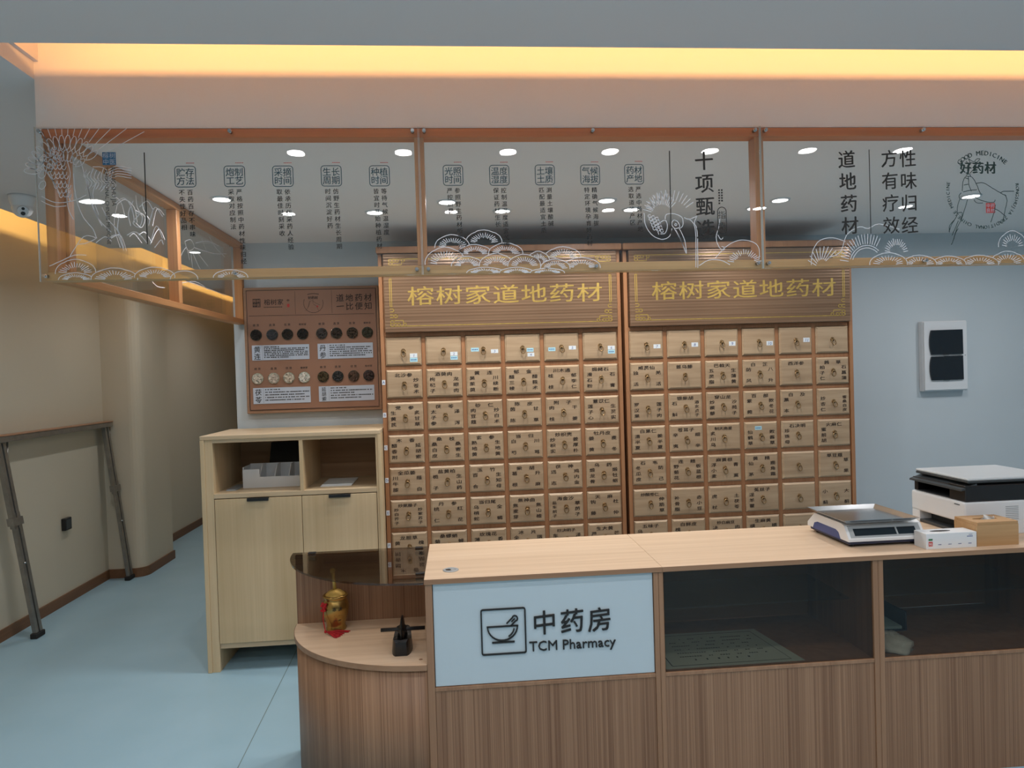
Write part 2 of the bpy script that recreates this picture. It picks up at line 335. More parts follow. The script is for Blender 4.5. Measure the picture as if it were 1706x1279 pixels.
# painted line drawings on the glass panes: polylines in millimetres on each pane plane
ART = {
 'A': '-1403,2333 -1361,2323;-1397,2351 -1361,2337;-1389,2369 -1360,2352;-1379,2385 -1359,2369;-1367,2400 -1359,2391;-1353,2413 -1357,2419;-1338,2423 -1356,2460;-1322,2431 -1332,2462;-1304,2437 -1309,2462;-1287,2440 -1287,2462;-1269,2440 -1267,2462;-1252,2437 -1245,2462;-1235,2431 -1222,2462;-1217,2426 -1197,2462;-1201,2417 -1167,2462;-1185,2406 -1129,2462;-1171,2392 -1078,2462;-1158,2376 -1022,2451;-1365,2316 -1371,2313 -1378,2311 -1386,2311 -1394,2312 -1402,2314 -1408,2317 -1411,2320 -1411,2323 -1410,2326 -1407,2328 -1400,2329 -1391,2329 -1383,2328 -1376,2325 -1370,2320 -1365,2316;-1362,2330 -1367,2329 -1375,2327 -1383,2329 -1391,2331 -1398,2335 -1404,2339 -1406,2343 -1406,2345 -1404,2348 -1400,2349 -1393,2349 -1385,2348 -1377,2345 -1370,2341 -1365,2335 -1362,2330;-1356,2344 -1362,2343 -1369,2343 -1377,2346 -1384,2350 -1391,2355 -1396,2360 -1397,2364 -1396,2366 -1395,2368 -1391,2369 -1384,2368 -1376,2365 -1369,2361 -1363,2356 -1358,2349 -1356,2344;-1348,2356 -1354,2357 -1361,2358 -1368,2362 -1375,2367 -1381,2373 -1384,2379 -1385,2383 -1384,2386 -1382,2387 -1378,2387 -1372,2385 -1364,2381 -1358,2375 -1353,2369 -1350,2362 -1348,2356;-1338,2367 -1344,2368 -1351,2371 -1357,2376 -1363,2382 -1368,2390 -1370,2396 -1371,2400 -1369,2403 -1367,2404 -1363,2403 -1357,2400 -1350,2394 -1345,2388 -1341,2381 -1339,2373 -1338,2367;-1327,2376 -1332,2379 -1339,2382 -1344,2389 -1349,2396 -1352,2404 -1354,2411 -1353,2415 -1352,2417 -1349,2418 -1345,2416 -1340,2412 -1335,2405 -1330,2398 -1327,2390 -1327,2382 -1327,2376;-1314,2383 -1319,2387 -1325,2392 -1329,2399 -1333,2406 -1335,2415 -1335,2422 -1334,2426 -1332,2428 -1329,2428 -1326,2426 -1322,2421 -1317,2414 -1314,2406 -1313,2397 -1313,2389 -1314,2383;-1301,2388 -1305,2392 -1310,2398 -1313,2406 -1315,2414 -1316,2423 -1315,2430 -1314,2434 -1311,2435 -1309,2435 -1305,2433 -1302,2427 -1299,2419 -1297,2410 -1297,2402 -1299,2394 -1301,2388;-1287,2391 -1291,2395 -1294,2402 -1296,2410 -1297,2419 -1296,2428 -1294,2435 -1292,2438 -1290,2439 -1287,2439 -1284,2436 -1282,2429 -1280,2421 -1280,2412 -1281,2403 -1284,2396 -1287,2391;-1273,2391 -1276,2396 -1278,2403 -1279,2412 -1278,2421 -1276,2429 -1273,2436 -1270,2439 -1268,2439 -1265,2439 -1263,2435 -1262,2428 -1261,2419 -1263,2411 -1265,2402 -1269,2395 -1273,2391;-1259,2388 -1261,2394 -1262,2402 -1262,2410 -1259,2419 -1256,2427 -1252,2433 -1249,2436 -1246,2436 -1244,2434 -1242,2431 -1242,2423 -1243,2415 -1246,2406 -1250,2398 -1255,2392 -1259,2388;-1246,2383 -1247,2389 -1247,2398 -1245,2406 -1241,2414 -1237,2421 -1232,2427 -1228,2429 -1226,2428 -1224,2427 -1223,2423 -1224,2415 -1226,2407 -1230,2399 -1235,2392 -1241,2387 -1246,2383;-1234,2376 -1234,2383 -1233,2391 -1229,2398 -1225,2406 -1219,2412 -1213,2417 -1209,2418 -1207,2417 -1205,2415 -1205,2411 -1207,2404 -1211,2396 -1216,2389 -1222,2383 -1229,2379 -1234,2376;-1223,2367 -1222,2373 -1220,2381 -1215,2388 -1209,2395 -1202,2400 -1196,2404 -1192,2405 -1190,2403 -1189,2401 -1189,2397 -1192,2390 -1197,2383 -1203,2377 -1210,2372 -1218,2369 -1223,2367;-1214,2356 -1212,2362 -1209,2369 -1203,2376 -1196,2381 -1188,2386 -1182,2388 -1178,2388 -1176,2386 -1175,2384 -1176,2380 -1180,2374 -1186,2367 -1193,2362 -1201,2358 -1208,2357 -1214,2356;-1324,2320 -1329,2319 -1335,2318 -1341,2318 -1347,2321 -1353,2324 -1357,2328 -1359,2331 -1358,2334 -1357,2336 -1354,2337 -1348,2337 -1342,2336 -1335,2334 -1330,2330 -1326,2325 -1324,2320;-1320,2330 -1324,2329 -1331,2329 -1337,2331 -1342,2335 -1347,2340 -1350,2344 -1351,2348 -1350,2350 -1348,2352 -1345,2353 -1339,2351 -1333,2349 -1328,2345 -1324,2340 -1321,2334 -1320,2330;-1314,2338 -1318,2338 -1325,2340 -1330,2343 -1335,2348 -1338,2353 -1340,2359 -1340,2362 -1339,2365 -1337,2366 -1334,2366 -1329,2364 -1323,2360 -1319,2355 -1315,2349 -1314,2343 -1314,2338;-1306,2344 -1311,2346 -1316,2348 -1321,2353 -1325,2359 -1327,2365 -1328,2371 -1327,2374 -1326,2376 -1323,2377 -1320,2376 -1316,2373 -1311,2368 -1308,2362 -1306,2356 -1306,2349 -1306,2344;-1298,2349 -1302,2351 -1307,2355 -1310,2361 -1313,2367 -1314,2374 -1314,2380 -1312,2383 -1310,2385 -1308,2385 -1305,2384 -1301,2379 -1298,2373 -1296,2367 -1295,2360 -1296,2354 -1298,2349;-1289,2352 -1292,2355 -1296,2360 -1299,2366 -1300,2373 -1299,2380 -1298,2386 -1296,2389 -1294,2390 -1291,2390 -1289,2387 -1286,2382 -1284,2376 -1283,2369 -1284,2362 -1286,2356 -1289,2352;-1280,2352 -1282,2356 -1285,2362 -1286,2369 -1286,2376 -1284,2383 -1282,2388 -1279,2390 -1277,2391 -1274,2390 -1272,2388 -1271,2382 -1270,2375 -1271,2368 -1272,2362 -1276,2356 -1280,2352;-1270,2351 -1272,2355 -1274,2362 -1273,2369 -1272,2375 -1269,2382 -1265,2386 -1262,2388 -1260,2388 -1258,2387 -1256,2384 -1256,2378 -1257,2371 -1259,2365 -1262,2359 -1266,2354 -1270,2351;-1262,2347 -1263,2352 -1263,2359 -1261,2365 -1258,2372 -1254,2377 -1250,2381 -1247,2383 -1244,2382 -1242,2380 -1241,2377 -1242,2371 -1244,2364 -1248,2358 -1252,2353 -1257,2349 -1262,2347;-1254,2342 -1254,2347 -1253,2353 -1250,2360 -1246,2365 -1241,2370 -1236,2373 -1232,2373 -1230,2372 -1229,2370 -1228,2367 -1230,2361 -1234,2355 -1238,2350 -1243,2345 -1249,2343 -1254,2342;-1248,2335 -1246,2340 -1244,2346 -1240,2351 -1235,2356 -1229,2359 -1223,2361 -1220,2361 -1218,2359 -1217,2357 -1218,2354 -1221,2348 -1225,2343 -1231,2339 -1236,2336 -1243,2335 -1248,2335;-1320,2399 -1321,2393 -1323,2389 -1327,2387 -1330,2389 -1332,2393 -1332,2399;-1306,2401 -1307,2395 -1310,2391 -1313,2389 -1316,2391 -1318,2395 -1319,2401;-1293,2399 -1294,2393 -1297,2389 -1300,2387 -1303,2389 -1305,2393 -1306,2399;-1319,2381 -1320,2375 -1322,2370 -1326,2369 -1329,2370 -1331,2375 -1331,2381;-1305,2383 -1306,2377 -1309,2372 -1312,2371 -1315,2372 -1317,2377 -1318,2383;-1292,2381 -1293,2375 -1296,2370 -1299,2368 -1302,2370 -1304,2375 -1305,2381;-1317,2368 -1318,2362 -1320,2358 -1323,2356 -1327,2358 -1329,2362 -1329,2369;-1303,2370 -1304,2364 -1307,2360 -1310,2358 -1313,2360 -1315,2364 -1316,2371;-1290,2368 -1291,2362 -1294,2358 -1297,2356 -1300,2358 -1302,2362 -1303,2368;-1321,2349 -1322,2343 -1325,2338 -1328,2337 -1331,2338 -1333,2343 -1334,2349;-1308,2351 -1309,2345 -1311,2340 -1315,2339 -1318,2340 -1320,2345 -1320,2351;-1294,2351 -1295,2345 -1298,2340 -1301,2339 -1304,2340 -1307,2345 -1307,2351;-1281,2349 -1282,2343 -1285,2338 -1288,2336 -1291,2338 -1293,2343 -1294,2349;-1318,2337 -1319,2330 -1322,2326 -1325,2324 -1328,2326 -1330,2330 -1331,2337;-1305,2339 -1306,2332 -1309,2328 -1312,2326 -1315,2328 -1317,2332 -1318,2339;-1292,2338 -1293,2332 -1295,2328 -1298,2326 -1302,2328 -1304,2332 -1304,2339;-1278,2336 -1279,2330 -1282,2326 -1285,2324 -1288,2326 -1291,2330 -1291,2336;-1315,2318 -1317,2312 -1319,2307 -1322,2306 -1325,2307 -1328,2312 -1328,2318;-1302,2320 -1303,2314 -1306,2309 -1309,2308 -1312,2309 -1314,2314 -1315,2320;-1289,2320 -1290,2314 -1292,2309 -1296,2308 -1299,2309 -1301,2314 -1302,2320;-1276,2318 -1277,2312 -1279,2307 -1282,2305 -1286,2307 -1288,2312 -1288,2318;-1312,2306 -1313,2299 -1316,2295 -1319,2293 -1322,2295 -1324,2300 -1325,2306;-1299,2308 -1300,2301 -1302,2297 -1306,2295 -1309,2297 -1311,2301 -1312,2308;-1285,2307 -1287,2301 -1289,2297 -1292,2295 -1296,2297 -1298,2301 -1298,2308;-1272,2305 -1273,2299 -1276,2295 -1279,2293 -1282,2295 -1284,2299 -1285,2305;-1309,2287 -1310,2281 -1313,2276 -1316,2275 -1319,2276 -1321,2281 -1322,2287;-1296,2289 -1297,2283 -1299,2278 -1302,2277 -1306,2278 -1308,2283 -1308,2289;-1282,2289 -1283,2283 -1286,2278 -1289,2277 -1292,2278 -1294,2283 -1295,2289;-1269,2287 -1270,2281 -1273,2276 -1276,2274 -1279,2276 -1281,2281 -1282,2287;-1305,2275 -1306,2268 -1309,2264 -1312,2262 -1315,2264 -1318,2269 -1318,2275;-1292,2277 -1293,2270 -1296,2266 -1299,2264 -1302,2266 -1304,2271 -1305,2277;-1279,2276 -1280,2270 -1282,2266 -1286,2264 -1289,2266 -1291,2270 -1291,2277;-1265,2274 -1266,2268 -1269,2264 -1272,2262 -1275,2264 -1278,2268 -1278,2274;-1295,2257 -1296,2251 -1299,2246 -1302,2245 -1305,2246 -1307,2251 -1308,2257;-1282,2259 -1283,2253 -1285,2248 -1289,2247 -1292,2248 -1294,2253 -1295,2259;-1268,2257 -1270,2251 -1272,2246 -1275,2244 -1278,2246 -1281,2251 -1281,2257;-1291,2245 -1292,2238 -1295,2234 -1298,2232 -1301,2234 -1303,2239 -1304,2245;-1278,2247 -1279,2240 -1281,2236 -1285,2234 -1288,2236 -1290,2240 -1291,2247;-1264,2244 -1266,2238 -1268,2234 -1271,2232 -1275,2234 -1277,2238 -1277,2244;-1344,2437 -1340,2427 -1333,2413 -1327,2396 -1324,2381 -1327,2366 -1333,2352 -1339,2337 -1341,2324 -1338,2313 -1332,2303 -1325,2293 -1318,2283 -1313,2272 -1308,2260 -1303,2249 -1300,2242;-1362,2422 -1357,2414 -1350,2401 -1343,2388 -1339,2376 -1341,2366 -1346,2357 -1351,2348 -1353,2340 -1350,2332 -1345,2324 -1338,2317 -1332,2309 -1327,2299 -1322,2289 -1317,2279 -1314,2273;-1344,2376 -1343,2371 -1341,2365 -1343,2360 -1345,2355 -1349,2351 -1354,2348 -1357,2348 -1360,2349 -1362,2351 -1364,2354 -1364,2360 -1362,2365 -1359,2370 -1355,2373 -1349,2375 -1344,2376;-1346,2324 -1345,2320 -1343,2314 -1345,2308 -1347,2303 -1351,2299 -1356,2297 -1359,2297 -1362,2298 -1364,2300 -1366,2303 -1366,2308 -1364,2314 -1361,2318 -1357,2322 -1351,2324 -1346,2324;-1348,2288 -1346,2284 -1345,2278 -1346,2272 -1349,2267 -1353,2263 -1357,2261 -1361,2261 -1363,2262 -1366,2264 -1367,2267 -1367,2272 -1365,2278 -1362,2282 -1358,2286 -1352,2288 -1348,2288;-1360,2237 -1353,2233 -1342,2226 -1329,2220 -1316,2216 -1303,2215 -1289,2216 -1275,2218 -1261,2221 -1248,2225 -1235,2231 -1224,2237 -1216,2241;-1361,2222 -1354,2218 -1344,2212 -1332,2207 -1321,2203 -1311,2202 -1299,2203 -1289,2204 -1282,2205;-1280,2262 -1279,2250 -1279,2234 -1279,2216 -1277,2200 -1274,2187 -1269,2175 -1264,2166 -1261,2159;-1255,2313 -1255,2300 -1254,2282 -1253,2261 -1251,2241 -1248,2223 -1244,2206 -1239,2189 -1233,2174 -1226,2160 -1217,2148 -1208,2137 -1200,2127 -1196,2117 -1193,2108 -1191,2101 -1189,2095;-1214,2287 -1212,2275 -1209,2258 -1206,2238 -1202,2220 -1197,2204 -1192,2187 -1186,2172 -1179,2158 -1170,2145 -1159,2133 -1148,2123 -1141,2115;-1174,2297 -1179,2287 -1186,2273 -1193,2257 -1196,2241 -1194,2223 -1189,2203 -1183,2185 -1179,2173;-1168,2199 -1165,2191 -1160,2180 -1155,2168 -1150,2157 -1143,2148 -1135,2140 -1128,2131 -1121,2120 -1115,2106 -1110,2089 -1106,2074 -1103,2063;-1278,2035 -1270,2048 -1257,2068 -1244,2088 -1231,2101 -1219,2105 -1207,2103 -1197,2099 -1192,2095 -1194,2092 -1203,2088 -1213,2084 -1222,2080 -1230,2078 -1239,2077 -1247,2076 -1252,2076;-1128,2209 -1122,2214 -1114,2221 -1105,2227 -1097,2229 -1090,2226 -1083,2218 -1078,2208 -1073,2198 -1070,2185 -1067,2170 -1066,2156 -1065,2146;-1059,2177 -1054,2176 -1048,2174 -1042,2171 -1039,2166 -1039,2158 -1042,2146 -1046,2136 -1050,2130 -1056,2130 -1062,2134 -1068,2140 -1070,2146 -1067,2152 -1061,2160 -1054,2167 -1049,2172;-1020,2135 -1016,2148 -1010,2168 -1004,2187 -997,2197 -991,2195 -984,2185 -978,2173 -973,2165;-1017,2072 -1013,2086 -1007,2106 -1001,2125 -995,2134 -989,2130 -984,2117 -979,2102 -976,2092;-1152,2095 -1146,2098 -1138,2103 -1129,2106 -1121,2105 -1116,2095 -1111,2079 -1106,2063 -1103,2053;-1091,2104 -1086,2107 -1078,2112 -1070,2115 -1061,2114 -1052,2108 -1042,2097 -1033,2085 -1027,2077;-1003,2061 -998,2067 -992,2075 -986,2083 -981,2087 -978,2086 -977,2081 -975,2075 -974,2071;-1192,2080 -1187,2084 -1178,2091 -1169,2097 -1162,2100 -1156,2098 -1150,2094 -1145,2088 -1142,2084;-1143,2323 -1136,2327 -1125,2333 -1113,2336 -1097,2334 -1080,2331 -1068,2328;-1144,2315 -1136,2319 -1125,2324 -1113,2328 -1098,2326 -1080,2322 -1068,2319;-1144,2306 -1136,2311 -1126,2316 -1113,2319 -1098,2318 -1081,2314 -1069,2311;-1144,2298 -1137,2302 -1126,2308 -1114,2311 -1098,2309 -1081,2306 -1069,2303;-1144,2290 -1137,2294 -1126,2299 -1114,2303 -1099,2301 -1081,2297 -1069,2295;-1196,1980 -1197,1989 -1200,1997 -1205,2004 -1213,2010 -1222,2015 -1232,2019 -1242,2023 -1253,2026 -1265,2026 -1276,2024 -1287,2021 -1296,2016 -1306,2012 -1314,2006 -1320,1999 -1324,1991 -1326,1983 -1326,1978;-1234,1980 -1222,1982 -1209,1983;-1235,1984 -1223,1987 -1211,1990;-1235,1988 -1227,1991 -1218,1995;-1242,1989 -1231,1996 -1219,2003;-1244,1993 -1237,1999 -1229,2006;-1246,1998 -1241,2004 -1236,2010;-1251,1999 -1248,2006 -1245,2013;-1257,1999 -1256,2006 -1255,2013;-1263,1999 -1264,2008 -1264,2017;-1268,1997 -1271,2006 -1274,2015;-1274,1997 -1278,2003 -1282,2009;-1279,1995 -1285,2002 -1292,2008;-1281,1991 -1288,1996 -1296,2001;-1287,1990 -1296,1994 -1304,1998;-1289,1986 -1300,1989 -1311,1992;-1290,1982 -1302,1983 -1315,1985;-1210,1966 -1215,1970 -1222,1973 -1229,1975 -1238,1977 -1246,1979 -1256,1981 -1266,1981 -1275,1980 -1284,1979 -1292,1976 -1300,1974 -1307,1971 -1312,1968 -1315,1964 -1317,1960 -1317,1958;-1238,1958 -1227,1958 -1216,1959;-1239,1960 -1228,1961 -1218,1963;-1239,1962 -1232,1964 -1226,1965;-1245,1963 -1237,1965 -1230,1968;-1245,1965 -1240,1968 -1235,1971;-1250,1966 -1246,1969 -1242,1973;-1255,1966 -1252,1970 -1249,1974;-1259,1966 -1258,1971 -1257,1975;-1264,1967 -1264,1972 -1265,1976;-1268,1967 -1271,1972 -1274,1976;-1273,1967 -1278,1971 -1282,1975;-1277,1965 -1282,1968 -1286,1971;-1281,1964 -1288,1968 -1296,1971;-1284,1963 -1292,1965 -1299,1967;-1285,1961 -1293,1962 -1301,1964;-1287,1959 -1296,1960 -1305,1961;-1062,1953 -1062,1956 -1062,1960;-1069,1973 -1077,1979 -1087,1984 -1098,1987 -1110,1991 -1122,1994 -1136,1995 -1149,1995 -1162,1992 -1174,1989 -1185,1985 -1195,1981 -1203,1976 -1209,1970 -1212,1963 -1213,1956;-1106,1956 -1093,1957 -1081,1958;-1103,1960 -1090,1962 -1076,1965;-1111,1962 -1097,1966 -1083,1970;-1112,1965 -1103,1969 -1094,1973;-1117,1967 -1108,1973 -1098,1979;-1120,1971 -1115,1975 -1111,1980;-1127,1971 -1124,1977 -1121,1982;-1133,1972 -1132,1978 -1131,1985;-1140,1973 -1141,1980 -1142,1988;-1146,1971 -1150,1979 -1154,1987;-1151,1969 -1156,1975 -1162,1981;-1157,1969 -1164,1973 -1171,1978;-1160,1965 -1170,1971 -1181,1976;-1166,1964 -1176,1967 -1186,1971;-1165,1960 -1180,1964 -1196,1967;-1168,1958 -1184,1959 -1200,1961;-941,1958 -940,1964 -942,1970 -947,1976 -954,1981 -962,1985 -972,1988 -982,1992 -993,1994 -1005,1995 -1017,1995 -1028,1993 -1038,1990 -1048,1987 -1057,1983 -1064,1978 -1069,1973 -1072,1967 -1072,1961;-975,1962 -965,1962 -955,1963;-979,1964 -968,1966 -956,1968;-980,1967 -970,1970 -960,1973;-984,1969 -975,1973 -966,1977;-986,1972 -980,1977 -973,1981;-993,1973 -987,1978 -981,1984;-998,1973 -995,1979 -991,1985;-1003,1976 -1002,1981 -1000,1987;-1008,1975 -1009,1980 -1010,1985;-1014,1974 -1017,1980 -1020,1986;-1017,1972 -1023,1978 -1029,1985;-1024,1972 -1030,1976 -1036,1980;-1028,1970 -1036,1974 -1045,1978;-1032,1968 -1041,1971 -1050,1974;-1035,1966 -1046,1968 -1057,1970;-1032,1962 -1043,1964 -1055,1965;-1213,2324 -1216,2318 -1221,2311 -1223,2303 -1218,2296 -1211,2289 -1207,2282 -1210,2273 -1215,2263 -1219,2256;-1202,2318 -1206,2314 -1210,2308 -1212,2301 -1208,2295 -1201,2288 -1197,2281 -1199,2274 -1204,2267 -1208,2262;-1191,2329 -1194,2321 -1199,2310 -1201,2300 -1197,2292 -1190,2286 -1186,2280 -1188,2274 -1193,2270 -1197,2266;-1180,2323 -1184,2316 -1188,2307 -1190,2298 -1186,2291 -1179,2285 -1175,2279 -1177,2272 -1182,2264 -1186,2259;-1169,2318 -1173,2312 -1177,2304 -1179,2296 -1175,2290 -1168,2284 -1164,2278 -1166,2270 -1172,2262 -1176,2257;-1158,2329 -1162,2319 -1166,2306 -1168,2295 -1164,2287 -1157,2282 -1153,2276 -1155,2271 -1160,2267 -1164,2264;-1147,2323 -1151,2315 -1155,2303 -1157,2293 -1153,2286 -1146,2280 -1142,2275 -1144,2271 -1149,2267 -1153,2265;-1136,2318 -1140,2311 -1145,2301 -1146,2291 -1142,2285 -1135,2280 -1131,2274 -1133,2268 -1139,2261 -1143,2257;-1125,2328 -1129,2318 -1134,2303 -1135,2290 -1131,2283 -1124,2278 -1120,2273 -1122,2267 -1128,2262 -1132,2258;-1276,2360 -1273,2352 -1270,2340 -1267,2327 -1265,2314 -1267,2301 -1270,2287 -1273,2274 -1275,2262 -1274,2250 -1272,2238 -1270,2228 -1269,2221;-1231,2355 -1230,2347 -1227,2337 -1224,2325 -1221,2313 -1218,2301 -1216,2289 -1213,2275 -1210,2261 -1208,2247 -1205,2231 -1202,2215 -1198,2199 -1191,2182 -1183,2164 -1176,2148 -1170,2137;-1193,2334 -1185,2334 -1173,2334 -1162,2332 -1153,2328 -1148,2320 -1145,2309 -1144,2298 -1145,2287 -1149,2277 -1157,2266 -1165,2257 -1171,2251;-1067,2219 -1071,2211 -1076,2200 -1081,2188 -1084,2177 -1084,2166 -1082,2154 -1079,2143 -1078,2135;-1048,2198 -1043,2202 -1036,2210 -1028,2216 -1022,2218 -1016,2213 -1011,2204 -1006,2194 -1003,2187;-1114,2167 -1116,2159 -1118,2148 -1120,2136 -1121,2126 -1118,2116 -1114,2107 -1110,2100 -1107,2094;-1344,2005 -1333,2009 -1319,2016 -1304,2022 -1290,2029 -1277,2035 -1263,2040 -1249,2041 -1234,2040 -1224,2039;-865,1951 -866,1959 -870,1966 -877,1972 -887,1977 -897,1980 -909,1981 -921,1980 -932,1978 -942,1973 -949,1968 -954,1961 -956,1953;-700,1954 -700,1958 -702,1963 -706,1968 -712,1972 -719,1975 -728,1977 -736,1980 -746,1981 -756,1982 -766,1982 -776,1981 -784,1978 -793,1976 -801,1973 -807,1969 -811,1965 -814,1961 -814,1956;-731,1956 -720,1957 -709,1958;-735,1959 -725,1961 -715,1963;-737,1962 -729,1964 -722,1967;-742,1964 -736,1967 -730,1971;-747,1965 -743,1970 -739,1974;-753,1966 -752,1970 -751,1975;-760,1967 -761,1971 -762,1974;-766,1966 -770,1971 -774,1975;-771,1964 -777,1968 -782,1972;-778,1963 -784,1966 -790,1968;-778,1960 -788,1962 -798,1964;-783,1957 -791,1958 -799,1959',
